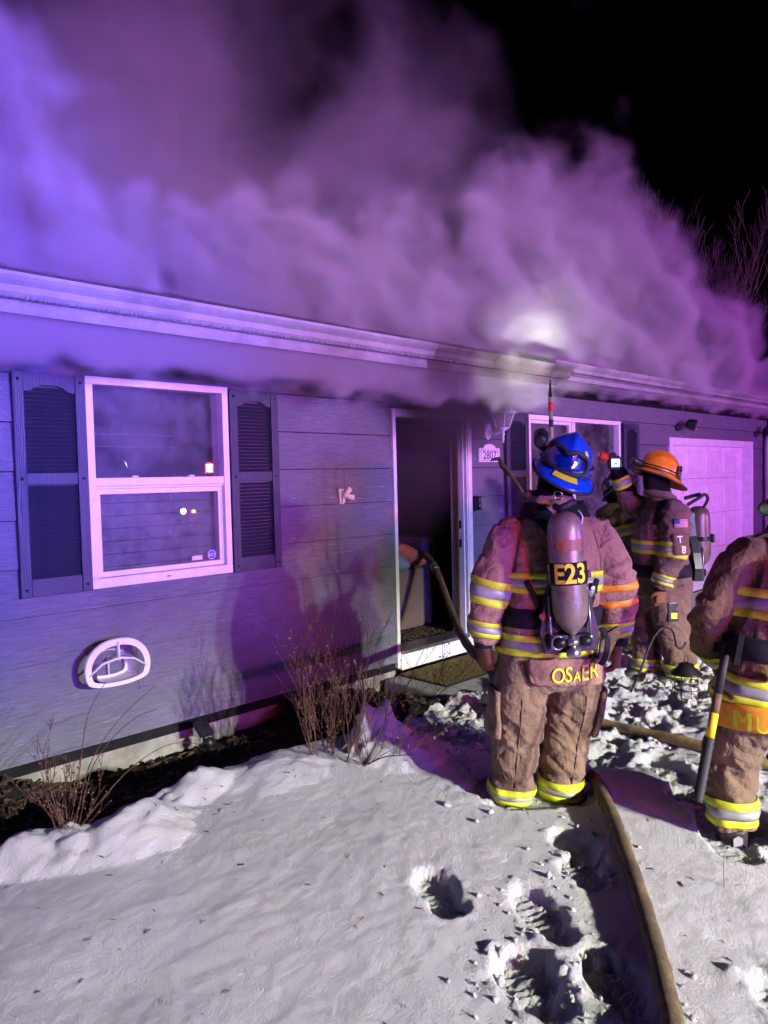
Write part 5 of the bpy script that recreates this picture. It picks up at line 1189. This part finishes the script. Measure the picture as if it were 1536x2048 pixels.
# ================= the firefighter at the right edge, axe in hand
RX = (3.336, -3.36, -.05)
A = [([(.05, 0, .56, .16, .15), (.055, -.01, .68, .205, .175), (.065, .0, .78, .205, .178), (.115, .03, .95, .215, .178), (.18, .09, 1.12, .225, .178), (.235, .16, 1.27, .23, .165), (.255, .21, 1.36, .195, .14), (.26, .245, 1.41, .12, .10), (.265, .26, 1.46, .095, .09)], Z),
     ([(.27, .26, 1.42, .085, .09), (.275, .30, 1.49, .088, .10), (.28, .32, 1.56, .09, .11), (.28, .31, 1.64, .07, .085)], Z),
     ([(-.05, 0, .76, .135, .15), (-.07, .01, .60, .128, .14), (-.095, .03, .44, .118, .13), (-.105, .01, .34, .108, .12), (-.105, -.01, .23, .10, .114), (-.105, -.01, .175, .098, .11)], Z),
     ([(.16, 0, .76, .135, .15), (.175, .0, .60, .13, .14), (.18, .0, .44, .12, .13), (.175, -.02, .28, .112, .12), (.17, -.03, .12, .104, .116), (.17, -.03, .07, .10, .11)], Z),
     ([(.13, .17, 1.35, .09, .09), (.02, .15, 1.29, .108, .105), (-.075, .12, 1.16, .098, .098), (-.135, .11, 1.04, .092, .096), (-.125, .17, .94, .084, .088), (-.08, .24, .86, .072, .072), (-.07, .26, .84, .058, .058)], (0, 1, 0)),
     ([(.36, .17, 1.35, .09, .09), (.47, .15, 1.28, .108, .105), (.53, .12, 1.13, .098, .098), (.54, .15, 1.01, .09, .09), (.50, .24, .91, .074, .074)], (0, 1, 0))]
pr, br = make_person("person", RX, math.radians(45.5-90-6), "firefighter in black helmet at the right edge, in scorched tan gear with orange name flap", A, .715, [M["gear_tan"], M["gear_old"], M["hood_black"]], 9, .0105, 1.435)
band(br, pr, (-.125, .17, .94), (-.07, .26, .84), .2, .85, .12, TRIM, ref=(0, 1, 0))
band(br, pr, (.135, .05, 1.00), (.175, .08, 1.13), 0, .95, .3, TRIM, ell=(.225, .185), n=64)
band(br, pr, (.06, 0, .71), (.07, 0, .83), .05, .98, .32, TRIM, ell=(.215, .188), n=64, off=.008)
band(br, pr, (-.105, -.01, .165), (-.105, .0, .325), .12, .80, .15, TRIM, off=.007); band(br, pr, (.17, -.03, .07), (.175, -.02, .24), .12, .8, .15, TRIM, off=.007)
fl = patch(br, pr, [[(-.19+.40*u, 0, .725-.11*v+.01*math.sin(u*4)) for u in np.linspace(0, 1, 20)] for v in np.linspace(0, 1, 7)], (0, 1, 0), .024, M["trim_orange"], "name_flap", .008, sm=8); bfl = bvh_of(fl.data)
def strokes(bv, par, quads, ox, oz, mat, off=.02):
    m_ = MB()
    for (x0, z0, x1, z1, w) in quads:
        n_ = 5; L_ = [project(bv, (ox+x0+(x1-x0)*i/n_-w/2, 0, oz+z0+(z1-z0)*i/n_), (0, 1, 0), off) for i in range(n_+1)]; R__ = [project(bv, (ox+x0+(x1-x0)*i/n_+w/2, 0, oz+z0+(z1-z0)*i/n_), (0, 1, 0), off) for i in range(n_+1)]
        m_.grid([L_, R__], 0, False)
    return m_.build("letter", mat, par)
strokes(bfl, fl, [(0, 0, 0, .074, .011), (.042, 0, .042, .074, .011), (.003, .074, .021, .028, .011), (.039, .074, .021, .028, .011)], -.138, .634, M["trim_yellow"])
patch_text(bfl, fl, "U", .098, (-.052, 0, .632), (1, 0, 0), (0, 0, 1), (0, 1, 0), .020, M["trim_yellow"], "letter", .006, .78)
patch_text(bfl, fl, "S", .098, (.006, 0, .632), (1, 0, 0), (0, 0, 1), (0, 1, 0), .020, M["trim_yellow"], "letter", .006, .78)
boot(pr, (-.105, -.01, .06), .1); boot(pr, (.17, -.03, .05), .3)
MB().prism([(-.018, -.02), (.018, -.02), (.02, .03), (0, .042), (-.02, .03)], -.003, .0, mat=xf((-.105, -.078, .10))).build("boot_badge", M["trim_silver"], pr)
glove(pr, (-.07, .26, .84), (.1, .35, -.9), (.9, 0, 0), (0, 1, .2), 1.1); glove(pr, (.50, .25, .90), (-.1, .4, -.9), (-.9, 0, 0), (0, 1, .2), .7)
hm = helmet(pr, Matrix.Translation((.31, .31, 1.575)) @ Matrix.Rotation(math.radians(-22), 4, 'X'), M["helmet_black"], [(150, 170, 26, 46, "trim_silver"), (-170, -150, 26, 46, "trim_silver"), (-110, -85, 26, 46, "trim_silver"), (85, 110, 26, 46, "trim_silver")], 'trad')
pk, mx = airpack(pr, (.255, -.12, 1.36), (.19, -.23, .88), .089, M["cylinder_grey"], None)
for sx in (-1, 1): strip(br, pk, [(.24+sx*.03, 0, 1.33), (.25+sx*.10, 0, 1.38), (.25+sx*.16, 0, 1.385)], .10, (0, 1, -.35), .016, M["webbing"], "shoulder_strap")
band(br, pk, (.08, 0, .85), (.105, 0.02, .95), 0, .9, .3, [M["webbing"]], name="waist_belt", ell=(.22, .185), n=56, off=.012, stripes=[(0, 1, 0)])
MB().lathe([(.026, 0), (.022, .012), (.004, .014)], 16, mat=xf((.0, -.205, .87), (math.pi/2, 0, 0))).build("alarm_button", M["cushion_rust"], pk)
# ------------------------------------------------------------------ hoses and tools
def hose(name, pts, r, mat, label, coup=None):
    P = [Vector(p[:3]) for p in catmull(pts, 10)]
    for i, p in enumerate(P):
        if p.y < -.7 and p.z < .3: p.z = max(p.z, snow_z(p.x, p.y)+r*1.05)
    for _ in range(10):
        zz = [p.z for p in P]
        for i in range(1, len(P)-1): P[i].z = max((zz[i-1]+zz[i]+zz[i+1])/3, 0 if P[i].z > .3 else -1)
    rs = [r*(1+.05*math.sin(i*.9)+.03*math.sin(i*2.3)) for i in range(len(P))]
    root = empty(name, (0, 0, 0), label=label, cat="hose")
    MB().tube(P, rs, 16, flat=1.08).build("jacket", mat, root)
    if coup is not None:
        for k in coup:
            i = int(k*(len(P)-2)); d = (P[i+1]-P[i]).normalized(); m = orient(P[i], d)
            MB().lathe([(r*.9, -.05), (r*1.22, -.045), (r*1.22, -.01), (r*1.12, -.008), (r*1.12, .01), (r*1.25, .012), (r*1.25, .045), (r*.9, .05)], 18, mat=m).build("coupling", M["steel"], root)
    return root
hose("fire_hose", [(5.9, 1.3, .70), (5.55, .75, .88), (5.345, .3, .84), (5.04, -.2, .40), (4.55, -.72, .36), (4.041, -1.23, .42), (3.55, -1.75, .50), (3.30, -2.02, .50), (3.20, -2.20, .42), (3.13, -2.36, .28), (3.17, -2.47, .15), (3.30, -2.58, .12), (3.12, -2.75, .1), (2.872, -2.951, .1), (2.62, -3.14, .1), (2.382, -3.313, .1), (2.17, -3.46, .1), (1.989, -3.579, .1), (1.6, -3.85, .1), (1.0, -4.6, .1), (.9, -6.0, .1), (1.6, -8.5, .1), (2.6, -12.0, .1)], .033, M["hose_jacket_dirty"], "charged fire hose running from the doorway past the blue helmet to the foreground", [.10])
hb = hose("fire_hose", [(4.10, -1.50, .05), (4.25, -1.75, .06), (4.22, -2.0, .06), (4.204, -2.144, .06), (4.16, -2.49, .06), (4.10, -2.9, .06), (4.094, -3.162, .06), (4.15, -3.8, .06), (4.4, -5, .06), (4.8, -8, .06), (5, -12, .06)], .030, M["hose_jacket"], "yellow fire hose lying in the snow behind the blue helmet's legs")
nz = empty("nozzle", (4.13, -1.40, snow_z(4.13, -1.40)+.05), math.radians(115), label="black pistol-grip hose nozzle lying in the trampled snow", cat="nozzle")
mx_ = xf((0, 0, 0), (0, math.pi/2, 0))
MB().lathe([(.028, -.12), (.034, -.11), (.034, -.05), (.026, -.04), (.026, .04), (.038, .05), (.045, .12), (.04, .13), (.03, .13)], 18, mat=mx_).build("barrel", M["black_rubber"], nz)
MB().tube([(-.02, .03, 0), (-.02, .05, .06), (.03, .04, .10), (.03, -.04, .10), (-.02, -.05, .06), (-.02, -.03, 0)], .008, 8).build("bail_handle", M["chrome"], nz)
MB().tube([(-.04, 0, -.02), (-.06, 0, -.05)], .02, 8).build("grip", M["black_rubber"], nz)

pp = empty("pike_pole", (3.66, -2.155, 0), label="slim upright pike pole with red tape behind the blue helmet", cat="pike pole")
MB().tube([(0, 0, -.02), (.002, -.004, 1.0), (-.012, .008, 2.10)], .0115, 8).build("shaft", M["pole_glass"], pp)
MB().tube([(-.0105, .007, 2.02), (-.0115, .0075, 2.07)], .0135, 8).build("tape", M["paint_red"], pp)
MB().tube([(-.0095, .006, 1.93), (-.0100, .0065, 1.97)], .0135, 8).build("tape", M["black_rubber"], pp)
MB().tube([(-.012, .008, 2.10), (-.012, .008, 2.20)], [.012, .003], 8).tube([(-.012, .008, 2.12), (.02, .03, 2.16), (.04, .04, 2.14)], [.009, .007, .003], 6).build("hook", M["black_metal"], pp)

hbp = [(3.425, -1.945, 1.765), (3.428, -1.950, 1.745), (3.435, -1.957, 1.715), (3.47, -1.995, 1.655), (3.51, -2.043, 1.557), (3.60, -2.15, 1.34), (3.72, -2.29, 1.05)]
tag(MB().tube([Vector(p)-Vector((3.5, -2.0, 0)) for p in hbp], [.004, .013, .017, .013, .0095, .0095, .0095], 8).tube([(-.073, .053, 1.755), (-.10, .07, 1.752), (-.118, .085, 1.742)], [.011, .009, .003], 6).build("roof_hook", M["brown_wood"], None, loc=(3.5, -2.0, 0)), "rusty roof hook raised beside the house number plaque", "hook")

ax0, ax1 = Vector((3.10, -3.33, .955)), Vector((2.85, -3.30, .327)); ad = (ax1-ax0).normalized(); AL = (ax1-ax0).length
axe = empty("fire_axe", ax1, label="fire axe with yellow and black handle hanging along the leg", cat="axe")
def along(t): return ax0+ad*t-ax1
MB().tube([along(.02), along(.22)], .0165, 10, flat=.8).build("handle_top", M["black_rubber"], axe)
MB().tube([along(.2205), along(.30)], .0175, 10, flat=.8).build("handle_wrap", M["brown_wood"], axe)
MB().tube([along(.3005), along(.40)], .018, 10, flat=.8).build("handle_band", M["paint_yellow"], axe)
gp = [along(.401+i*.012) for i in range(int((AL-.401)/.012))]
MB().tube(gp, [.0195+.002*(i % 2) for i in range(len(gp))], 10, flat=.85).build("handle_grip", M["black_rubber"], axe)
mh = orient(along(.03), ad, Vector((.70, .71, 0))); b = MB(); b.prism([(-.10, -.055), (-.03, -.022), (.03, -.022), (.085, -.022), (.085, .022), (.03, .022), (-.03, .024), (-.10, .07)], -.012, .012); b.v = [mh @ Vector((v[0], v[1], v[2])) for v in b.v]; b.build("axe_head", M["hood_black"], axe)
# spot of a hand lamp on the siding
lamp("hand_lamp_beam", 'SPOT', (5.42, -2.1, 1.32), (5.819, 0, 1.384), (1.0, .95, .55), 26, 4.2, .6, .01)
# ------------------------------------------------------------------ shrubs and trees
def grow(segs, p, d, L, r, depth, bend, rnd, kids, upb=.15, jit=.35):
    n = max(3, int(L/.06)) if L < 2 else 8; pts = [p]; q = p.copy(); dd = d.copy()
    for i in range(n):
        dd = (dd+Vector((rnd.gauss(0, bend), rnd.gauss(0, bend), rnd.gauss(upb*.1, bend))).normalized()*bend).normalized(); q = q+dd*(L/n); pts.append(q.copy())
    segs.append((pts, [r*(1-.75*i/n) for i in range(n+1)], depth))
    if depth <= 0: return
    for k in range(kids):
        t = rnd.uniform(.25, .95); i = min(n-1, int(t*n)); a = rnd.uniform(0, 6.283); ax = Vector((math.cos(a), math.sin(a), rnd.uniform(.1, .9))).normalized()
        nd = (dd*(1-jit)+ax*jit+Vector((0, 0, upb))).normalized(); grow(segs, pts[i], nd, L*rnd.uniform(.3, .6)*(1.1-t*.4), r*.55*(1-.5*t), depth-1, bend*1.15, rnd, max(2, kids-1), upb, jit)
def shrub(name, loc, stems, label, seed, leafp, hmin=.35, hmax=.8, spread=.5, kids=4, r=.0045, base_r=.06, depth=2, leafs=.012):
    rnd = random.Random(seed); segs = []; root = empty(name, loc, label=label, cat="shrub")
    for i in range(stems):
        a = rnd.uniform(0, 6.283); sp = abs(rnd.gauss(0, spread)); d = Vector((math.cos(a)*sp, math.sin(a)*sp, 1)).normalized()
        grow(segs, Vector((math.cos(a)*rnd.uniform(0, base_r), math.sin(a)*rnd.uniform(0, base_r), -.08)), d, rnd.uniform(hmin, hmax), r*rnd.uniform(.7, 1.2), depth, .10, rnd, kids, .18, .42)
    bs, bt, bl = MB(), MB(), MB()
    for pts, rs, dep in segs:
        (bs if dep == depth else bt).tube(pts, [max(x, .0009) for x in rs], 5 if dep == depth else 4)
        if dep < depth:
            for i in range(1, len(pts)):
                if rnd.random() < leafp:
                    p = pts[i]; m = xf(p, (rnd.uniform(0, 6), rnd.uniform(0, 6), rnd.uniform(0, 6))); L = leafs*rnd.uniform(.5, 1.4); w = L*.32
                    bl.add([m @ Vector(v) for v in ((0, 0, 0), (L*.5, w, .002), (L, 0, .004), (L*.5, -w, .002), (L*.5, 0, -.003))], [(0, 1, 4), (1, 2, 4), (2, 3, 4), (3, 0, 4), (0, 3, 2, 1)])
    bs.build("stem", M["twig_bark"], root); bt.build("twigs", M["twig_bark"], root); bl.build("leaves", M["dry_leaf"], root); return root
shrub("dead_shrub", (1.22, -1.20, snow_z(1.22, -1.2)-.02), 9, "small bare shrub with curled red-brown leaves, lower left by the mulch bed", 4, .55, .25, .52, .45, 4, .0042, .05, 2, .013)
def vine(name, pts, label):
    b = MB(); P = [Vector(p[:3]) for p in catmull(pts, 6)]; b.tube(P, [.003*(1-.6*i/len(P)) for i in range(len(P))], 5); return b
r_ = bpy.data.objects["dead_shrub"]; b = MB(); rnd = random.Random(3)
for pts in ([(0, 0, 0), (.10, .12, .20), (.18, .2, .42), (.30, .26, .55)], [(.02, 0, 0), (.14, .10, .22), (.30, .14, .38), (.52, .18, .50)], [(0, 0, .02), (-.12, .08, .14), (-.22, .12, .28)], [(.05, 0, .0), (.30, .05, .16), (.55, .12, .2), (.75, .16, .14)], [(.05, .02, .0), (.2, .2, .18), (.42, .3, .3), (.6, .33, .33)]):
    P = [Vector(p[:3]) for p in catmull(pts, 6)]; b.tube(P, [.0032*(1-.6*i/len(P)) for i in range(len(P))], 5)
b.build("long_stem", M["twig_bark"], r_)
shrub("bare_shrub", (2.70, -1.28, snow_z(2.70, -1.28)-.06), 25, "large bare shrub with dense reddish twigs left of the doorway, snow banked against it", 9, .40, .38, .98, .60, 5, .0048, .15, 2, .013)
shrub("bare_shrub", (3.05, -1.10, -.10), 12, "thin bare shrub leaning across the door casing from beside the snow mound", 21, .12, .5, 1.0, .50, 4, .0042, .12, 2, .011)

def tree(loc, H, seed, label, lean=0):
    rnd = random.Random(seed); segs = []; root = empty("bare_tree", loc, label=label, cat="tree", group="bare trees beyond the garage")
    d = Vector((lean, 0, 1)).normalized(); tr = [Vector((0, 0, 0)), d*H*.18, d*H*.34]
    MB().tube(tr, [.11, .09, .075], 8).build("trunk", M["tree_bark"], root)
    for i in range(16):
        a = rnd.uniform(0, 6.283); sp = rnd.uniform(.15, .55); grow(segs, tr[1]+(tr[2]-tr[1])*rnd.uniform(0, 1), Vector((math.cos(a)*sp, math.sin(a)*sp, 1)).normalized(), H*rnd.uniform(.4, .66), .032, 2, .07, rnd, 8, .35, .45)
    b = MB()
    for pts, rs, dep in segs: b.tube(pts, [max(x, .006) for x in rs], 4 if dep == 2 else 3, caps=False)
    b.build("crown", M["tree_bark"], root)
tree((19.0, 5.2, -.1), 8.8, 3, "bare tree beyond the garage, partly lost in the smoke"); tree((20.8, 3.9, -.1), 8.6, 5, "bare tree with a pale forked stem at the right edge above the gutter"); tree((22.5, 6.5, -.1), 9.6, 8, "farther bare tree behind the other two at the upper right")
tree((21.5, 5.0, -.1), 9.2, 17, "bare tree between the forked one and the farther one at the upper right"); tree((18.2, 3.2, -.1), 6.0, 12, "lowest bare tree just above the end of the garage gutter")
# dry grass stalk poking through the snow
tag(MB().tube([(0, 0, 0), (.004, .002, .09), (.012, .0, .17)], [.002, .0016, .0008], 5).build("grass_stalk", M["dry_leaf"], None, loc=(2.81, -3.42, snow_z(2.81, -3.42)-.01)), "single dry stalk poking through the snow near the axe", "stalk")
# ------------------------------------------------------------------ smoke
def smoke(name, lo, hi, voxel, build, mult, label, color=(.90, .89, .90), anis=-.18):
    ng = bpy.data.node_groups.new(name+"_field", 'GeometryNodeTree'); ng.interface.new_socket("Geometry", in_out='OUTPUT', socket_type='NodeSocketGeometry')
    N = ng.nodes; Lk = ng.links
    class G: pass
    g = G()
    def nd(t, ins=None, **p):
        n = N.new(t)
        for k, v in p.items(): setattr(n, k, v)
        for k, v in (ins or {}).items():
            if isinstance(v, bpy.types.NodeSocket): Lk.new(v, n.inputs[k])
            else: n.inputs[k].default_value = v
        return n
    def m(op, a, b=0.0, c=0.0): n = nd("ShaderNodeMath", {0: a, 1: b, 2: c}, operation=op); return n.outputs[0]
    def vm(op, a, b=(0, 0, 0)): n = nd("ShaderNodeVectorMath", {0: a, 1: b}, operation=op); return n.outputs[0]
    def scale(v, s): n = nd("ShaderNodeVectorMath", {0: v}, operation='SCALE'); (Lk.new(s, n.inputs[3]) if isinstance(s, bpy.types.NodeSocket) else setattr(n.inputs[3], "default_value", s)); return n.outputs[0]
    def ss(x, a, b): n = nd("ShaderNodeMapRange", {0: x, 1: a, 2: b, 3: 0.0, 4: 1.0}); n.interpolation_type = 'SMOOTHSTEP'; return n.outputs[0]
    def noise(v, s, d=3, r=.5): return nd("ShaderNodeTexNoise", {"Vector": v, "Scale": s, "Detail": d, "Roughness": r}).outputs[0]
    def noisec(v, s, d=2): return nd("ShaderNodeTexNoise", {"Vector": v, "Scale": s, "Detail": d}).outputs[1]
    def voro(v, s): return nd("ShaderNodeTexVoronoi", {"Vector": v, "Scale": s}, feature='F1').outputs[0]
    def curve(x, pts, x0, x1, y0, y1):
        t = nd("ShaderNodeMapRange", {0: x, 1: x0, 2: x1, 3: 0.0, 4: 1.0}).outputs[0]; f = nd("ShaderNodeFloatCurve", {1: t}); c = f.mapping.curves[0]
        while len(c.points) < len(pts): c.points.new(.5, .5)
        for q, (a, b) in zip(c.points, pts): q.location = ((a-x0)/(x1-x0), (b-y0)/(y1-y0)); q.handle_type = 'AUTO_CLAMPED'
        f.mapping.update(); return nd("ShaderNodeMapRange", {0: f.outputs[0], 1: 0.0, 2: 1.0, 3: y0, 4: y1}).outputs[0]
    g.nd, g.m, g.vm, g.scale, g.ss, g.noise, g.noisec, g.voro, g.curve = nd, m, vm, scale, ss, noise, noisec, voro, curve
    pos = nd("GeometryNodeInputPosition").outputs[0]; sp = nd("ShaderNodeSeparateXYZ", {0: pos}); g.p, g.x, g.y, g.z = pos, sp.outputs[0], sp.outputs[1], sp.outputs[2]
    den = build(g)
    res = [max(4, int((hi[i]-lo[i])/voxel)) for i in range(3)]
    vc = nd("GeometryNodeVolumeCube", {"Density": den, "Background": 0.0, "Min": lo, "Max": hi, "Resolution X": res[0], "Resolution Y": res[1], "Resolution Z": res[2]})
    t = NT(name+"_matter"); at = t.n("Attribute", attribute_name="density"); pv = t.n("VolumePrincipled", {"Color": (*color, 1), "Density": mult, "Anisotropy": anis, "Density Attribute": "density"}); t.l(pv.outputs[0], t.out.inputs[1]); t.t.nodes.remove(at)
    sm = nd("GeometryNodeSetMaterial", {0: vc.outputs[0], "Material": t.mat}); go = N.new("NodeGroupOutput"); Lk.new(sm.outputs[0], go.inputs[0])
    me = bpy.data.meshes.new(name); me.materials.append(t.mat); o = link(name, me); md = o.modifiers.new("field", 'NODES'); md.node_group = ng
    return tag(o, label, "smoke", kind="stuff")

def roof_field(g):
    m = g.m
    w = g.scale(g.vm('SUBTRACT', g.noisec(g.p, .8, 2), (.5, .5, .5)), 1.0); q = g.vm('ADD', g.p, w)
    w2 = g.scale(g.vm('SUBTRACT', g.noisec(g.p, 2.4, 3), (.5, .5, .5)), .40); q = g.vm('ADD', q, w2)
    n6 = g.noise(q, 1.25, 5, .62); n7 = g.noise(g.vm('ADD', q, (7.3, 1.1, 4.2)), 3.4, 4, .62)
    lump = m('ADD', m('ADD', m('MULTIPLY', g.voro(q, .8), .34), m('MULTIPLY', g.voro(q, 2.1), .26)), m('SUBTRACT', .78, m('ADD', m('MULTIPLY', n6, .62), m('MULTIPLY', n7, .34))))
    h = g.curve(g.x, [(-4, 4.2), (-1, 4.4), (.8, 4.75), (1.5, 4.4), (2.1, 3.85), (2.8, 3.55), (3.5, 4.05), (4.2, 4.25), (4.8, 3.95), (5.5, 4.3), (6.3, 5.25), (7.5, 5.6), (9.6, 6.0), (10.7, 5.6), (12.2, 4.7), (13.5, 4.0), (15, 3.2), (16.5, 2.5)], -4, 16.5, 2, 8)
    yf = m('ADD', -.62, m('MULTIPLY', m('SUBTRACT', g.z, 2.68), .26))
    b1 = m('MULTIPLY', m('SUBTRACT', h, g.z), 1.0)
    b2 = m('MULTIPLY', m('SUBTRACT', g.y, yf), 1.5)
    b = m('MINIMUM', m('MINIMUM', b1, b2), m('MULTIPLY', m('SUBTRACT', 2.3, g.y), .8))
    f = m('ADD', b, m('MULTIPLY', m('SUBTRACT', .56, lump), 2.6))
    roofz = m('ADD', 2.69, m('MULTIPLY', m('ADD', g.y, .66), .33)); ab = g.ss(m('SUBTRACT', g.z, roofz), -.06, .03)
    front = m('MULTIPLY', g.ss(f, .0, .55), ab)
    fade = m('SUBTRACT', 1.15, m('MULTIPLY', g.ss(g.z, 2.9, 5.2), .95))
    front = m('MULTIPLY', front, fade)
    # thin drifting smoke higher up and behind
    big = g.noise(g.vm('ADD', q, (3.1, 1.7, 0)), .55, 4, .6); big2 = g.voro(g.vm('MULTIPLY', q, (.8, .8, 1)), 1.1)
    hb = g.curve(g.x, [(-4, 7.4), (2, 7.4), (5, 7.2), (8, 7.0), (10, 6.6), (13, 5.4), (15, 4.2), (16.5, 3.2)], -4, 16.5, 2, 8)
    bb = m('ADD', m('MULTIPLY', m('SUBTRACT', hb, g.z), .30), m('SUBTRACT', m('MULTIPLY', big, 3.4), m('ADD', 1.60, m('MULTIPLY', big2, .5))))
    back = m('MULTIPLY', m('MULTIPLY', g.ss(bb, .0, 1.0), .055), g.ss(g.y, -.2, .8)); back = m('MULTIPLY', back, ab)
    xe = m('MULTIPLY', g.ss(g.x, -3.9, -2.5), m('SUBTRACT', 1.0, g.ss(g.x, 14.0, 16.2)))
    d = m('MULTIPLY', m('ADD', front, back), xe)
    return m('MULTIPLY', d, m('GREATER_THAN', d, .004))
smoke("roof_smoke", (-4, -1.0, 2.4), (16.4, 4.6, 7.9), .054, roof_field, 6.0, "thick violet-lit smoke billowing up from the roof edge")

def eave_field(g):
    m = g.m; w = g.scale(g.vm('SUBTRACT', g.noisec(g.p, 2.2, 2), (.5, .5, .5)), .35); q = g.vm('ADD', g.p, w)
    lump = m('ADD', m('MULTIPLY', g.voro(q, 2.6), .5), m('ADD', m('MULTIPLY', g.voro(q, 6.5), .3), m('MULTIPLY', g.noise(q, 14, 2), .12)))
    wav = m('MULTIPLY', m('SUBTRACT', lump, .42), .30)
    # under the main eave
    zb = m('ADD', m('ADD', 2.30, wav), m('MULTIPLY', m('MULTIPLY', g.y, g.y), -.12))
    e = m('MULTIPLY', g.ss(m('SUBTRACT', g.z, zb), .0, .10), m('SUBTRACT', 1.0, g.ss(g.z, 2.50, 2.56)))
    e = m('MULTIPLY', e, m('MULTIPLY', g.ss(g.y, -.68, -.56), m('SUBTRACT', 1.0, g.ss(g.x, 5.7, 6.3))))
    # under the garage gutter: small puffs
    zb2 = m('ADD', 2.56, m('MULTIPLY', wav, 1.1)); e2 = m('MULTIPLY', m('MULTIPLY', g.ss(m('SUBTRACT', g.z, zb2), .0, .07), g.ss(g.x, 6.2, 6.8)), m('MULTIPLY', g.ss(g.y, -.56, -.44), m('SUBTRACT', 1.0, g.ss(g.z, 2.60, 2.68))))
    outside = m('SUBTRACT', 1.0, g.ss(g.y, -.01, .02))
    d = m('MULTIPLY', outside, m('MAXIMUM', m('MULTIPLY', e, 1.5), m('MULTIPLY', e2, .9)))
    return m('MULTIPLY', d, m('GREATER_THAN', d, .004))
smoke("eave_smoke", (-3.4, -.78, 2.1), (14.0, .1, 2.70), .034, eave_field, 7.0, "violet-lit smoke rolling out under the eave above the window and garage")

def door_field(g):
    m = g.m; w = g.scale(g.vm('SUBTRACT', g.noisec(g.p, 1.8, 3), (.5, .5, .5)), .5); q = g.vm('ADD', g.p, w)
    n = g.noise(q, 2.2, 4, .6); wav = m('MULTIPLY', m('SUBTRACT', n, .5), .9)
    dx = m('MULTIPLY', g.ss(m('ADD', g.x, m('MULTIPLY', wav, .4)), 4.25, 4.75), m('SUBTRACT', 1.0, g.ss(m('ADD', g.x, m('MULTIPLY', wav, .3)), 5.40, 5.80)))
    zd = m('ADD', m('ADD', 2.0, wav), m('MULTIPLY', g.y, -.30))
    dd = m('MULTIPLY', m('MULTIPLY', dx, g.ss(m('SUBTRACT', g.z, zd), -.25, .40)), m('MULTIPLY', m('MULTIPLY', g.ss(g.y, -.72, -.40), m('SUBTRACT', 1.0, g.ss(g.y, .0, .05))), m('SUBTRACT', 1.0, g.ss(g.z, 2.50, 2.56))))
    n2 = g.noise(q, 1.6, 4, .6); wrap = m('MULTIPLY', m('MULTIPLY', g.ss(m('ADD', g.x, m('MULTIPLY', wav, .8)), 3.7, 4.5), m('SUBTRACT', 1.0, g.ss(m('ADD', g.x, m('MULTIPLY', wav, .5)), 5.1, 5.6))), m('MULTIPLY', m('MULTIPLY', g.ss(g.y, -.98, -.80), m('SUBTRACT', 1.0, g.ss(g.y, -.70, -.60))), m('MULTIPLY', g.ss(n2, .42, .62), m('MULTIPLY', g.ss(g.z, 2.2, 2.45), m('SUBTRACT', 1.0, g.ss(g.z, 2.72, 2.9))))))
    inside = m('MULTIPLY', g.ss(g.y, -.02, .10), m('MULTIPLY', g.ss(m('ADD', g.z, wav), 1.0, 2.1), m('MULTIPLY', g.ss(g.x, 4.5, 4.56), m('SUBTRACT', 1.0, g.ss(g.x, 7.0, 7.4)))))
    d = m('ADD', m('ADD', dd, m('MULTIPLY', wrap, .55)), m('MULTIPLY', inside, .6)); return m('MULTIPLY', d, m('GREATER_THAN', d, .004))
smoke("door_smoke", (3.4, -1.05, .8), (7.3, 2.2, 2.95), .042, door_field, 6.5, "dark smoke filling the top of the open doorway and rolling out under the eave", (.20, .18, .19), 0.0)
